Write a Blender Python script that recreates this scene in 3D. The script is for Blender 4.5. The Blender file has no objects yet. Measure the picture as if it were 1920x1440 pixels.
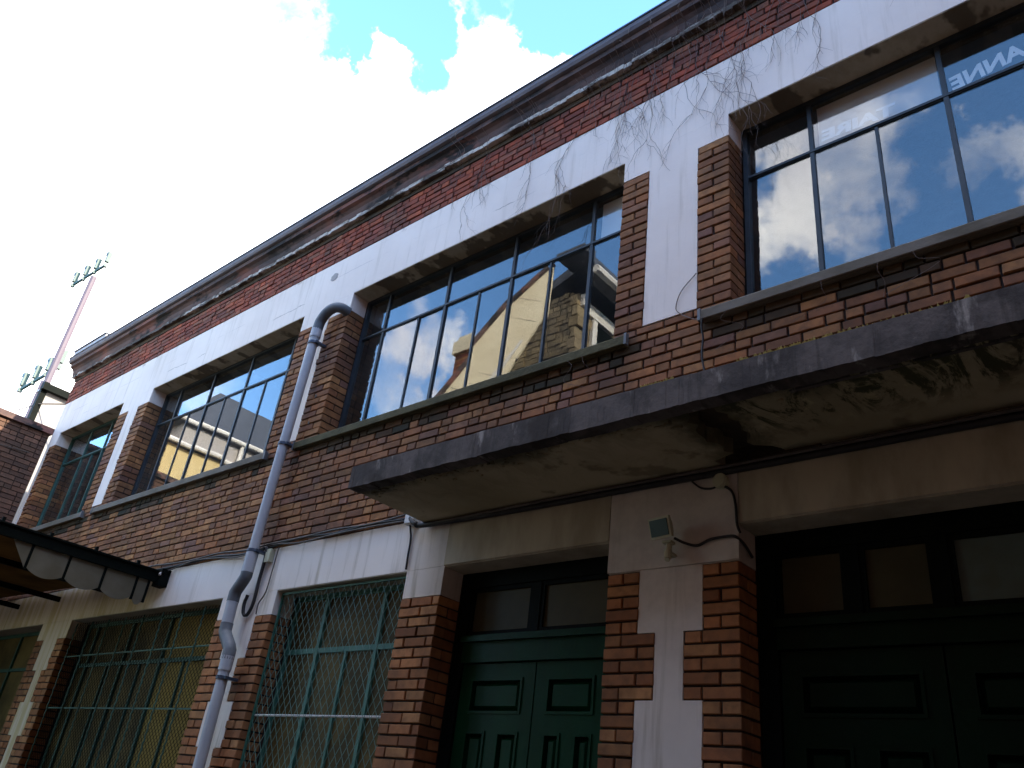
import bpy, bmesh, math, random
from mathutils import Vector, Matrix, Euler
random.seed(7)
scene = bpy.context.scene
COL = scene.collection
R = random.Random(11)

# ------------------------------------------------------------------ camera
YAW, PITCH, ROLL, FPX = -0.76867338, 0.502261381, 0.131821752, 1537.54337
CAM = Vector((0, -4.0, 1.6))
cy, sy, cp, sp = math.cos(YAW), math.sin(YAW), math.cos(PITCH), math.sin(PITCH)
fwd = Vector((sy*cp, cy*cp, sp)); rgt = Vector((cy, -sy, 0)); up = rgt.cross(fwd)
r2 = math.cos(ROLL)*rgt + math.sin(ROLL)*up
u2 = -math.sin(ROLL)*rgt + math.cos(ROLL)*up
cam = bpy.data.cameras.new('camera'); camo = bpy.data.objects.new('camera', cam); COL.objects.link(camo)
cam.sensor_width = 36; cam.lens = FPX/1920*36; cam.clip_start = 0.05; cam.clip_end = 2000
camo.matrix_world = Matrix(((r2.x, u2.x, -fwd.x, CAM.x), (r2.y, u2.y, -fwd.y, CAM.y), (r2.z, u2.z, -fwd.z, CAM.z), (0, 0, 0, 1)))
scene.camera = camo

# ------------------------------------------------------------------ light
SUN_DIR = Vector((0.90, 0.13, 0.42)).normalized()      # towards the sun: down the street, just behind the facade
elev = math.asin(SUN_DIR.z)
world = bpy.data.worlds.new('World'); scene.world = world; world.use_nodes = True
wt = world.node_tree; wt.nodes.clear()
def wn(t, **k):
    n = wt.nodes.new(t)
    for a, b in k.items(): setattr(n, a, b)
    return n
def wl(a, b): wt.links.new(a, b)
def wmath(op, a, b=None, c=None):
    n = wn('ShaderNodeMath', operation=op)
    for i, v in enumerate((a, b, c)):
        if v is None: continue
        if isinstance(v, (int, float)): n.inputs[i].default_value = v
        else: wl(v, n.inputs[i])
    return n.outputs[0]
sky = wn('ShaderNodeTexSky', sky_type='NISHITA', sun_disc=False, sun_elevation=elev,
         sun_rotation=math.atan2(SUN_DIR.x, SUN_DIR.y), altitude=200, air_density=1.0, dust_density=0.6, ozone_density=2.0)
tc = wn('ShaderNodeTexCoord')
DIR = tc.outputs['Generated']
wn0 = wn('ShaderNodeTexNoise'); wl(DIR, wn0.inputs['Vector']); wn0.inputs['Scale'].default_value = 9; wn0.inputs['Detail'].default_value = 6; wn0.inputs['Roughness'].default_value = .6
wv1 = wn('ShaderNodeVectorMath', operation='SUBTRACT'); wl(wn0.outputs['Color'], wv1.inputs[0]); wv1.inputs[1].default_value = (.5, .5, .5)
wv2 = wn('ShaderNodeVectorMath', operation='MULTIPLY_ADD'); wl(wv1.outputs[0], wv2.inputs[0]); wv2.inputs[1].default_value = (.26, .26, .26); wl(DIR, wv2.inputs[2])
wv3 = wn('ShaderNodeVectorMath', operation='NORMALIZE'); wl(wv2.outputs[0], wv3.inputs[0])
WDIR = wv3.outputs[0]
def blob(c, r0, r1):
    """1 inside angular radius r0 (deg) of direction c, 0 outside r1"""
    d = Vector(c).normalized()
    n = wn('ShaderNodeVectorMath', operation='DOT_PRODUCT'); wl(WDIR, n.inputs[0]); n.inputs[1].default_value = d
    m = wn('ShaderNodeMapRange', interpolation_type='SMOOTHSTEP')
    wl(n.outputs['Value'], m.inputs['Value'])
    m.inputs['From Min'].default_value = math.cos(math.radians(r1)); m.inputs['From Max'].default_value = math.cos(math.radians(r0))
    return m.outputs[0]
noi = wn('ShaderNodeTexNoise'); wl(DIR, noi.inputs['Vector']); noi.inputs['Scale'].default_value = 3.6
noi.inputs['Detail'].default_value = 9; noi.inputs['Roughness'].default_value = 0.60; noi.inputs['Distortion'].default_value = 0.25
noi2 = wn('ShaderNodeTexNoise'); wl(DIR, noi2.inputs['Vector']); noi2.inputs['Scale'].default_value = 7
noi2.inputs['Detail'].default_value = 4
sep = wn('ShaderNodeSeparateXYZ'); wl(DIR, sep.inputs[0])
# the cloud bank stands over the building, the sky across the street is blue with loose clouds
bank = wn('ShaderNodeMapRange', interpolation_type='SMOOTHSTEP'); wl(sep.outputs['Y'], bank.inputs['Value'])
bank.inputs['From Min'].default_value = -0.30; bank.inputs['From Max'].default_value = 0.10
bank.inputs['To Min'].default_value = -0.14; bank.inputs['To Max'].default_value = 0.72
bias = bank.outputs[0]
def pdir(x, y):
    return ((x-960)/FPX*r2-(y-720)/FPX*u2+fwd).normalized()
def rdir(x, y):                                      # the part of the sky the glass shows at that point
    d = pdir(x, y); return Vector((d.x, -d.y, d.z))
for c, r0, r1, w in [(pdir(815, 85), 1, 5.5, -.80), (pdir(1160, 5), 3, 7.5, -1.2), (pdir(960, 95), .5, 3.6, .30), (pdir(880, -30), 2, 8, -.50), (pdir(600, -30), 1, 6, -.75), (pdir(730, 20), 1, 4.5, -.45), (pdir(1000, -260), 4, 14, -.5),
                     (rdir(1600, 330), 2, 7, .62), (rdir(1470, 430), 1, 4.5, .40), (rdir(1900, 330), .5, 4, .55), (rdir(1640, 500), 1, 5, -.12), (rdir(1450, 540), .5, 3, -.22), (rdir(1770, 420), 1, 4, -.18),
                     (rdir(745, 700), 1, 4, .42), (rdir(790, 650), .5, 3.5, .38), (rdir(900, 560), 1, 4, -.2), (rdir(1130, 420), 1, 4, .12), (rdir(420, 690), 1, 5, .15), ((0, .05, 1), 12, 36, .45)]:
    bias = wmath('ADD', bias, wmath('MULTIPLY', blob(c, r0, r1), w))
cov = wmath('ADD', wmath('MULTIPLY_ADD', noi.outputs['Fac'], 2.3, -0.65), bias)
cm = wn('ShaderNodeMapRange', interpolation_type='SMOOTHSTEP'); wl(cov, cm.inputs['Value'])
cm.inputs['From Min'].default_value = 0.34; cm.inputs['From Max'].default_value = 1.10; cm.inputs['To Max'].default_value = 0.9
CLOUD_V = 15.0
cr = wn('ShaderNodeValToRGB'); wl(noi2.outputs['Fac'], cr.inputs[0])
cr.color_ramp.elements[0].position = 0.3; cr.color_ramp.elements[0].color = (0.60, 0.57, 0.60, 1)
cr.color_ramp.elements[1].position = 0.65; cr.color_ramp.elements[1].color = (1.0, 0.94, 0.88, 1)
cs = wn('ShaderNodeVectorMath', operation='SCALE'); wl(cr.outputs[0], cs.inputs[0]); cs.inputs['Scale'].default_value = CLOUD_V
hsn = wn('ShaderNodeHueSaturation'); wl(sky.outputs[0], hsn.inputs['Color']); hsn.inputs['Saturation'].default_value = 1.16; hsn.inputs['Value'].default_value = 2.5
mx = wn('ShaderNodeMix', data_type='RGBA'); wl(cm.outputs[0], mx.inputs['Factor']); wl(hsn.outputs[0], mx.inputs['A']); wl(cs.outputs[0], mx.inputs['B'])
bg = wn('ShaderNodeBackground'); wl(mx.outputs['Result'], bg.inputs['Color']); bg.inputs['Strength'].default_value = 0.14
wo = wn('ShaderNodeOutputWorld'); wl(bg.outputs[0], wo.inputs[0])

sl = bpy.data.lights.new('sun', 'SUN'); sl.energy = 4.2; sl.angle = math.radians(0.5); sl.color = (1.0, 0.86, 0.66)
so = bpy.data.objects.new('sun', sl); COL.objects.link(so)
so.rotation_euler = (-SUN_DIR).to_track_quat('-Z', 'Y').to_euler()

vs = scene.view_settings
scene.display_settings.display_device = 'sRGB'
vs.view_transform = 'Standard'; vs.look = 'None'; vs.gamma = 1.0; vs.use_curve_mapping = False
vs.exposure = 1.65
scene.cycles.max_bounces = 8; scene.cycles.transparent_max_bounces = 16
scene.cycles.sample_clamp_indirect = 6
scene.cycles.use_denoising = True

# ------------------------------------------------------------------ materials
class NT:
    def __init__(s, name):
        s.m = bpy.data.materials.new(name); s.m.use_nodes = True; s.t = s.m.node_tree; s.t.nodes.clear()
        s.out = s.n('ShaderNodeOutputMaterial')
    def n(s, t, **k):
        x = s.t.nodes.new(t)
        for a, b in k.items(): setattr(x, a, b)
        return x
    def l(s, a, b): s.t.links.new(a, b)
    def pos(s, scale=(1, 1, 1), rot=(0, 0, 0)):
        g = s.n('ShaderNodeNewGeometry'); mp = s.n('ShaderNodeMapping'); s.l(g.outputs['Position'], mp.inputs[0])
        mp.inputs['Scale'].default_value = scale; mp.inputs['Rotation'].default_value = rot
        return mp.outputs[0]
    def noise(s, scale, detail=4, rough=0.55, vscale=(1, 1, 1), dist=0.0):
        x = s.n('ShaderNodeTexNoise'); s.l(s.pos(vscale), x.inputs['Vector'])
        x.inputs['Scale'].default_value = scale; x.inputs['Detail'].default_value = detail
        x.inputs['Roughness'].default_value = rough; x.inputs['Distortion'].default_value = dist
        return x.outputs['Fac']
    def ramp(s, fac, stops):
        x = s.n('ShaderNodeValToRGB'); s.l(fac, x.inputs[0]); e = x.color_ramp.elements
        while len(e) < len(stops): e.new(0.5)
        for i, (p, c) in enumerate(stops):
            e[i].position = p; e[i].color = (*c, 1) if len(c) == 3 else c
        return x.outputs[0]
    def mask(s, fac, a, b):
        x = s.n('ShaderNodeMapRange', interpolation_type='SMOOTHSTEP'); s.l(fac, x.inputs['Value'])
        x.inputs['From Min'].default_value = a; x.inputs['From Max'].default_value = b
        return x.outputs[0]
    def math(s, op, a, b=None, c=None):
        x = s.n('ShaderNodeMath', operation=op)
        for i, v in enumerate((a, b, c)):
            if v is None: continue
            if isinstance(v, (int, float)): x.inputs[i].default_value = v
            else: s.l(v, x.inputs[i])
        return x.outputs[0]
    def mix(s, fac, a, b, mode='MIX'):
        x = s.n('ShaderNodeMix', data_type='RGBA', blend_type=mode)
        if isinstance(fac, (int, float)): x.inputs['Factor'].default_value = fac
        else: s.l(fac, x.inputs['Factor'])
        for k, v in (('A', a), ('B', b)):
            if isinstance(v, tuple): x.inputs[k].default_value = (*v, 1)
            else: s.l(v, x.inputs[k])
        return x.outputs['Result']
    def z(s):
        g = s.n('ShaderNodeNewGeometry'); p = s.n('ShaderNodeSeparateXYZ'); s.l(g.outputs['Position'], p.inputs[0]); return p.outputs
    def done(s, col, rough=0.8, bump=None, bstr=0.3, bdist=0.01, metal=0.0, spec=0.5):
        b = s.n('ShaderNodeBsdfPrincipled')
        if isinstance(col, tuple): b.inputs['Base Color'].default_value = (*col, 1)
        else: s.l(col, b.inputs['Base Color'])
        if isinstance(rough, (int, float)): b.inputs['Roughness'].default_value = rough
        else: s.l(rough, b.inputs['Roughness'])
        b.inputs['Metallic'].default_value = metal; b.inputs['Specular IOR Level'].default_value = spec
        if bump is not None:
            x = s.n('ShaderNodeBump'); x.inputs['Strength'].default_value = bstr; x.inputs['Distance'].default_value = bdist
            s.l(bump, x.inputs['Height']); s.l(x.outputs[0], b.inputs['Normal'])
        s.l(b.outputs[0], s.out.inputs[0]); return s.m

def simple(name, c1, c2, scale=3, rough=0.8, bump=0.3, detail=6, metal=0.0, vscale=(1, 1, 1), spec=0.4, bdist=0.01):
    t = NT(name); f = t.noise(scale, detail, 0.6, vscale); g = t.noise(scale*9, 3)
    col = t.mix(t.mask(f, .3, .7), c1, c2)
    return t.done(col, rough, g, bump, bdist, metal, spec)

def brick_mat(name, stops, dirt):
    t = NT(name)
    a = t.n('ShaderNodeAttribute', attribute_name='tint'); oi = t.n('ShaderNodeObjectInfo')
    v = t.math('FRACT', t.math('ADD', a.outputs['Fac'], oi.outputs['Random']))
    base = t.ramp(v, stops)
    n1 = t.noise(14, 5, .6); n2 = t.noise(60, 3); n3 = t.noise(1.1, 5, .65)
    w = t.n('ShaderNodeTexWhiteNoise', noise_dimensions='1D'); t.l(v, w.inputs['W'])
    hs = t.n('ShaderNodeHueSaturation'); t.l(base, hs.inputs['Color'])
    t.l(t.math('ADD', t.math('MULTIPLY', w.outputs['Value'], .42), .62), hs.inputs['Value']); hs.inputs['Saturation'].default_value = 1.0
    c = t.mix(t.mask(n1, .35, .72), hs.outputs[0], t.mix(.5, hs.outputs[0], dirt))
    c = t.mix(t.math('MULTIPLY', t.mask(n3, .44, .68), .72), c, dirt)
    return t.done(c, .85, n2, .35, .004, 0, .3)

M = {}
M['brick'] = brick_mat('brick_clay', [(0, (.36, .135, .05)), (.2, (.44, .21, .08)), (.4, (.26, .105, .05)), (.6, (.40, .18, .065)), (.8, (.235, .115, .085)), (1, (.38, .15, .055))], (.085, .047, .03))
M['brick_low'] = brick_mat('brick_clay_orange', [(0, (.42, .15, .055)), (.25, (.52, .25, .10)), (.5, (.32, .12, .05)), (.75, (.47, .20, .075)), (1, (.38, .15, .06))], (.12, .06, .03))
M['brick_red'] = brick_mat('brick_red_clay', [(0, (.34, .062, .03)), (.3, (.42, .095, .04)), (.6, (.25, .058, .036)), (.85, (.33, .12, .065)), (1, (.38, .068, .032))], (.07, .04, .03))
M['brick_moss_shade'] = brick_mat('mossy_shaded_brick', [(0, (.07, .045, .022)), (.4, (.12, .06, .028)), (.7, (.04, .034, .018)), (1, (.085, .05, .022))], (.03, .026, .014))  # dark for the sill's shade as well as moss
M['mortar'] = simple('old_mortar', (.022, .015, .012), (.05, .034, .026), 6, .95, .5)

# white painted render with grime, runs and hairline cracks
t = NT('painted_render')
P = t.z(); big = t.noise(.9, 6, .6); fine = t.noise(28, 4); run = t.noise(2.2, 6, .62, (5.5, 5.5, .35))
c = t.mix(t.mask(big, .35, .7), (.88, .79, .725), (.79, .70, .64))
lowz = t.n('ShaderNodeMapRange'); t.l(P['Z'], lowz.inputs['Value']); lowz.inputs['From Min'].default_value = 3.9; lowz.inputs['From Max'].default_value = 3.1
c = t.mix(t.math('MULTIPLY', t.mask(run, .50, .72), t.math('ADD', t.math('MULTIPLY', lowz.outputs[0], .55), .30)), c, (.36, .29, .20))
c = t.mix(t.math('MULTIPLY', lowz.outputs[0], .30), c, (.55, .48, .38))
xl = t.n('ShaderNodeMapRange', interpolation_type='SMOOTHSTEP'); t.l(P['X'], xl.inputs['Value']); xl.inputs['From Min'].default_value = -8.2; xl.inputs['From Max'].default_value = -9.0
zl = t.n('ShaderNodeMapRange'); t.l(P['Z'], zl.inputs['Value']); zl.inputs['From Min'].default_value = 4.2; zl.inputs['From Max'].default_value = 3.9
c = t.mix(t.math('MULTIPLY', t.math('MULTIPLY', xl.outputs[0], zl.outputs[0]), t.math('ADD', .5, t.math('MULTIPLY', t.mask(run, .40, .62), .5))), c, (.52, .40, .22))  # tan under the canopy: staining plus its filtered light painted in
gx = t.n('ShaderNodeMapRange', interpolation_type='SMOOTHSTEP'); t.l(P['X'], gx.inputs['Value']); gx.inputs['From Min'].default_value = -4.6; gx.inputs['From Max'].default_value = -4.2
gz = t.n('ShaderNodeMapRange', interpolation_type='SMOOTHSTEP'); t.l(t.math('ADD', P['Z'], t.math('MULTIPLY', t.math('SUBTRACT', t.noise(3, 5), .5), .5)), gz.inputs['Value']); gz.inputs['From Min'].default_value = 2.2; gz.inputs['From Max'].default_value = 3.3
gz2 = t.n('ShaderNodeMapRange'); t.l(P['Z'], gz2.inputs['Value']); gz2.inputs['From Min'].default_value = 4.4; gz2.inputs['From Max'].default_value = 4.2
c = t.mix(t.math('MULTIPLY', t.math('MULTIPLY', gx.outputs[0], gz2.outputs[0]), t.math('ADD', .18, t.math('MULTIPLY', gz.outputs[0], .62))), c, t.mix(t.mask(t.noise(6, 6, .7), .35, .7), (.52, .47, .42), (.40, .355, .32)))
# peeled top edge with old brick dirt showing through
wob = t.noise(4.5, 6, .7); topm = t.n('ShaderNodeMapRange'); t.l(t.math('ADD', P['Z'], t.math('MULTIPLY', t.math('SUBTRACT', wob, .5), .5)), topm.inputs['Value'])
topm.inputs['From Min'].default_value = 7.06; topm.inputs['From Max'].default_value = 7.14
patch = t.mask(t.noise(.55, 3), .45, .57)
c = t.mix(t.math('MULTIPLY', topm.outputs[0], patch), c, (.26, .19, .15))
# board-mark line of the cast lintel
jl = t.math('ABSOLUTE', t.math('SUBTRACT', P['Z'], t.math('ADD', 6.80, t.math('MULTIPLY', wob, .035))))
jm = t.math('MULTIPLY', t.math('LESS_THAN', jl, .0035), t.mask(t.noise(1.3, 4), .48, .60))
c = t.mix(t.math('MULTIPLY', jm, .45), c, (.35, .30, .30))
jl2 = t.math('ABSOLUTE', t.math('SUBTRACT', P['Z'], t.math('ADD', 6.56, t.math('MULTIPLY', t.noise(1.6, 8, .7), .16))))
jm2 = t.math('MULTIPLY', t.math('LESS_THAN', jl2, .004), t.mask(t.noise(.8, 2), .54, .58))
c = t.mix(t.math('MULTIPLY', jm2, .7), c, (.22, .17, .15))
M['plaster'] = t.done(c, .88, fine, .25, .004, 0, .3)

t = NT('lintel_soffit'); a = t.noise(1.9, 6, .68, (1.4, 1, 1)); b = t.noise(2.0, 4, .55, (1.4, .9, 1))
c = t.mix(t.mask(a, .36, .66), (.52, .44, .31), (.37, .29, .18)); c = t.mix(t.math('MULTIPLY', t.mask(b, .52, .57), .8), c, (.10, .07, .04))
M['soffit'] = t.done(c, .9, t.noise(40, 3), .3, .004)
t = NT('lintel_concrete'); a = t.noise(1.4, 6, .65, (2, 2, .6)); c = t.mix(t.mask(a, .38, .66), (.45, .39, .29), (.31, .265, .19))
M['olive'] = t.done(c, .9, t.noise(40, 3), .3, .004)

t = NT('balcony_soffit'); a = t.noise(1.1, 6, .6); v = t.noise(3.4, 9, .74, (1, .42, 1), 2.6); mo = t.noise(2.0, 5, .62)
c = t.mix(t.mask(a, .35, .68), (.45, .39, .26), (.33, .28, .17))
P = t.z()
rx = t.n('ShaderNodeMapRange', interpolation_type='SMOOTHSTEP'); t.l(P['X'], rx.inputs['Value']); rx.inputs['From Min'].default_value = -2.2; rx.inputs['From Max'].default_value = -1.7
ry = t.n('ShaderNodeMapRange', interpolation_type='SMOOTHSTEP'); t.l(P['Y'], ry.inputs['Value']); ry.inputs['From Min'].default_value = -.12; ry.inputs['From Max'].default_value = -.42
edge = t.n('ShaderNodeMapRange', interpolation_type='SMOOTHSTEP'); t.l(t.math('ADD', P['Y'], t.math('MULTIPLY', t.math('SUBTRACT', mo, .5), .5)), edge.inputs['Value']); edge.inputs['From Min'].default_value = -.56; edge.inputs['From Max'].default_value = -.74
veins = t.math('MULTIPLY', t.mask(v, .46, .56), t.math('MULTIPLY', ry.outputs[0], t.math('ADD', t.math('MULTIPLY', rx.outputs[0], .92), .15)))
c = t.mix(veins, c, (.06, .062, .026))
pale = t.math('MULTIPLY', t.mask(t.noise(5.5, 8, .75, (1, .5, 1), 2.0), .56, .64), t.math('MULTIPLY', ry.outputs[0], rx.outputs[0]))
c = t.mix(t.math('MULTIPLY', pale, .5), c, (.58, .49, .28))
ck = t.math('ABSOLUTE', t.math('ADD', t.math('ADD', P['X'], 1.88), t.math('MULTIPLY', t.math('SUBTRACT', t.noise(5, 6, .7), .5), .5)))
ckm = t.n('ShaderNodeMapRange', interpolation_type='SMOOTHSTEP'); t.l(ck, ckm.inputs['Value']); ckm.inputs['From Min'].default_value = .26; ckm.inputs['From Max'].default_value = .07
c = t.mix(t.math('MULTIPLY', ckm.outputs[0], .75), c, (.06, .052, .022))
c = t.mix(t.math('MULTIPLY', edge.outputs[0], .85), c, (.035, .035, .016))
c = t.mix(t.math('MULTIPLY', t.mask(t.noise(2.7, 4), .60, .66), .5), c, (.07, .055, .03))
M['bsoffit'] = t.done(c, .92, v, .6, .012)

t = NT('balcony_edge_concrete'); a = t.noise(2.6, 7, .7, (1, 1, .9)); b = t.noise(5, 5, .6, (1.5, 1, .5))
c = t.mix(t.mask(a, .40, .62), (.115, .10, .095), (.045, .04, .04)); c = t.mix(t.mask(b, .58, .68), c, (.30, .28, .26)); c = t.mix(t.math('MULTIPLY', t.mask(t.noise(3, 6, .7, (4, 1, .4)), .52, .64), .6), c, (.035, .03, .028)); c = t.mix(t.mask(t.noise(1.9, 4), .60, .66), c, (.03, .024, .022))
M['fascia'] = t.done(c, .92, t.noise(35, 4), .5, .006)

t = NT('cornice_concrete'); a = t.noise(1.5, 7, .7, (.8, 1, 2.2)); b = t.noise(2.6, 6, .66, (.5, 1, 1.5)); r_ = t.noise(1.1, 4, .6, (.6, 1, 2))
c = t.mix(t.mask(a, .38, .62), (.14, .085, .075), (.05, .04, .042)); c = t.mix(t.math('MULTIPLY', t.mask(r_, .50, .58), .6), c, (.26, .10, .075)); c = t.mix(t.mask(b, .52, .60), c, (.018, .016, .017))
M['cornice'] = t.done(c, .9, t.noise(25, 4), .5, .008)
t = NT('cornice_lip'); a = t.noise(2.0, 7, .72, (.7, 1, 2)); c = t.mix(t.mask(a, .47, .58), (.10, .08, .065), (.58, .53, .47)); c = t.mix(t.mask(t.noise(1.2, 5, .6, (.6, 1, 1)), .56, .62), c, (.06, .05, .042))
M['lip'] = t.done(c, .9, t.noise(25, 4), .5, .008)
M['moss_shadow'] = simple('mossy_shaded_course', (.03, .024, .017), (.085, .055, .03), 3.5, .95, .8)  # dark for cornice shade and the black crack, besides moss
M['zinc'] = simple('zinc_gutter', (.10, .092, .11), (.17, .155, .17), 2.6, .65, .3, metal=.0, vscale=(1, 1, 3))
M['zinc_edge'] = simple('zinc_bead', (.045, .065, .10), (.07, .09, .13), 2, .5, .1, metal=.3)
M['flash'] = simple('pale_flashing', (.46, .46, .48), (.56, .56, .58), 2, .6, .1)
M['sill'] = simple('concrete_sill', (.17, .15, .125), (.11, .095, .07), 2.2, .9, .4, vscale=(1, 2, 2))
M['sill_moss'] = simple('mossy_sill', (.10, .09, .045), (.055, .05, .025), 4, .95, .6)
M['steel'] = simple('dark_window_steel', (.018, .026, .033), (.03, .04, .05), 8, .5, .1)
M['steel_green'] = simple('green_window_steel', (.035, .13, .095), (.05, .17, .125), 6, .55, .15)
M['steel_teal'] = simple('teal_window_steel', (.028, .085, .068), (.04, .11, .09), 6, .55, .15)
M['green_old'] = simple('old_green_iron', (.02, .065, .045), (.03, .09, .06), 6, .6, .15)
M['wire'] = simple('pale_green_wire', (.10, .20, .165), (.06, .14, .11), 6, .5, .1)
M['pvc'] = simple('grey_pvc', (.44, .465, .505), (.37, .395, .44), 2.5, .5, .03, spec=.3)
M['pvc_dark'] = simple('weathered_pvc', (.10, .113, .128), (.15, .165, .185), 5, .55, .06)
M['black'] = simple('black_rubber', (.012, .011, .012), (.022, .02, .022), 9, .6, .1)
M['cable_grey'] = simple('grey_cable', (.10, .085, .075), (.06, .05, .045), 7, .6, .1)
M['cream'] = simple('cream_plastic', (.50, .50, .36), (.42, .41, .28), 6, .5, .05)
M['whitebox'] = simple('white_plastic', (.62, .60, .58), (.5, .48, .46), 6, .5, .05)
M['doorgreen'] = simple('green_door_paint', (.0035, .038, .0145), (.003, .027, .0105), 5, .40, .18, vscale=(1, 1, .4), spec=.08)
M['doordark'] = simple('dark_green_door_paint', (.002, .012, .005), (.0015, .008, .0035), 5, .40, .18, vscale=(1, 1, .4), spec=.08)
M['darkframe'] = simple('dark_frame_paint', (.003, .005, .0045), (.005, .007, .006), 6, .6, .15, spec=.04)
M['dirtyglass'] = simple('dirty_wired_glass', (.14, .10, .035), (.055, .042, .018), 2.4, .5, .06, spec=.06)
M['dirtyglass_sunlit'] = simple('sunlit_wired_glass', (.25, .175, .045), (.17, .12, .035), 1.7, .6, .06, spec=.06)  # yellow of the sunlit house's reflection painted into the glass
M['frost'] = simple('frosted_fanlight', (.06, .05, .024), (.04, .036, .018), 2.5, .55, .05, spec=.15)
M['frost2'] = simple('frosted_fanlight_pale', (.09, .13, .12), (.075, .09, .07), 2.0, .5, .05, spec=.2)
M['interior'] = simple('dim_interior', (.10, .09, .08), (.08, .07, .06), 1, .9, .1)
M['board'] = simple('cream_backing_board', (.70, .66, .63), (.60, .56, .54), 2, .8, .1)
M['letter'] = simple('white_lettering', (.80, .80, .82), (.72, .73, .76), 8, .6, .05)
M['vine'] = simple('dry_creeper', (.13, .095, .085), (.19, .15, .135), 9, .9, .3)
M['straw'] = simple('sunlit_dry_moss', (.52, .42, .13), (.36, .30, .09), 9, .9, .3)
M['asphalt'] = simple('asphalt', (.045, .044, .043), (.06, .057, .053), 2, .92, .5)
M['old_wall'] = brick_mat('old_dark_brick', [(0, (.17, .085, .055)), (.3, (.23, .12, .08)), (.6, (.12, .065, .05)), (1, (.20, .10, .065))], (.06, .045, .035))
M['stonewash'] = simple('pale_render', (.29, .285, .285), (.245, .24, .235), .8, .85, .2)
M['rack'] = simple('galvanised_lamp', (.02, .06, .062), (.035, .08, .082), 3, .5, .1)
M['mast'] = simple('pinkish_mast_paint', (.095, .075, .10), (.08, .065, .088), .3, .6, .05)
M['yellowwall'] = simple('ochre_render', (.60, .48, .25), (.52, .40, .19), .5, .9, .2)
M['greywall'] = simple('grey_render', (.42, .39, .375), (.36, .335, .32), .6, .9, .2)
M['slate'] = simple('slate_roof', (.075, .085, .11), (.05, .058, .075), 3, .6, .3, vscale=(1, 1, 3))
M['whitegutter'] = simple('white_gutter', (.78, .76, .72), (.7, .68, .64), 2, .5, .05)
M['clad'] = simple('cream_cladding', (.82, .74, .54), (.72, .63, .44), 1.3, .8, .2)
M['stone'] = brick_mat('rubble_stone', [(0, (.40, .32, .19)), (.3, (.28, .22, .14)), (.6, (.48, .38, .22)), (1, (.34, .26, .15))], (.12, .09, .055))
M['stonemortar'] = simple('lime_mortar', (.16, .125, .08), (.11, .085, .055), 4, .95, .6)
M['translucent'] = None
t = NT('translucent_sheet')
d = t.n('ShaderNodeBsdfDiffuse'); tr = t.n('ShaderNodeBsdfTranslucent'); ms = t.n('ShaderNodeMixShader')
f = t.noise(3, 4); col = t.mix(t.mask(f, .35, .7), (.25, .235, .18), (.19, .17, .12))
t.l(col, d.inputs[0]); t.l(col, tr.inputs[0]); ms.inputs[0].default_value = .45
t.l(d.outputs[0], ms.inputs[1]); t.l(tr.outputs[0], ms.inputs[2]); t.l(ms.outputs[0], t.out.inputs[0]); M['translucent'] = t.m

t = NT('amber_sheet')
d = t.n('ShaderNodeBsdfDiffuse'); tr = t.n('ShaderNodeBsdfTranslucent'); ms = t.n('ShaderNodeMixShader')
col = t.mix(t.mask(t.noise(2, 4), .35, .7), (.14, .09, .04), (.09, .06, .03)); t.l(col, d.inputs[0]); t.l(col, tr.inputs[0]); ms.inputs[0].default_value = .5
t.l(d.outputs[0], ms.inputs[1]); t.l(tr.outputs[0], ms.inputs[2]); t.l(ms.outputs[0], t.out.inputs[0]); M['amber'] = t.m
# window glass: two reflecting faces per pane, the dark room shows through
t = NT('window_glass')
g = t.n('ShaderNodeNewGeometry'); dp = t.n('ShaderNodeVectorMath', operation='DOT_PRODUCT'); t.l(g.outputs['Normal'], dp.inputs[0]); t.l(g.outputs['Incoming'], dp.inputs[1])
c_ = t.math('ABSOLUTE', dp.outputs['Value']); f5 = t.math('POWER', t.math('SUBTRACT', 1.0, c_), 5.0)
fr = t.math('ADD', t.math('MULTIPLY', f5, .9), .072)
gl = t.n('ShaderNodeBsdfGlossy'); gl.inputs['Roughness'].default_value = 0.0; gl.inputs['Color'].default_value = (.93, .97, 1, 1)
tr = t.n('ShaderNodeBsdfTransparent'); tr.inputs[0].default_value = (.93, .94, .93, 1)
ms = t.n('ShaderNodeMixShader'); t.l(fr, ms.inputs[0]); t.l(tr.outputs[0], ms.inputs[1]); t.l(gl.outputs[0], ms.inputs[2])
di = t.n('ShaderNodeBsdfDiffuse'); di.inputs[0].default_value = (.5, .48, .44, 1)      # film of dust
dust = t.math('ADD', t.math('MULTIPLY', t.mask(t.noise(1.7, 5, .6, (1, 1, .5)), .4, .8), .025), .008)
m2 = t.n('ShaderNodeMixShader'); t.l(dust, m2.inputs[0]); t.l(ms.outputs[0], m2.inputs[1]); t.l(di.outputs[0], m2.inputs[2])
t.l(m2.outputs[0], t.out.inputs[0]); M['glass'] = t.m

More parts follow.
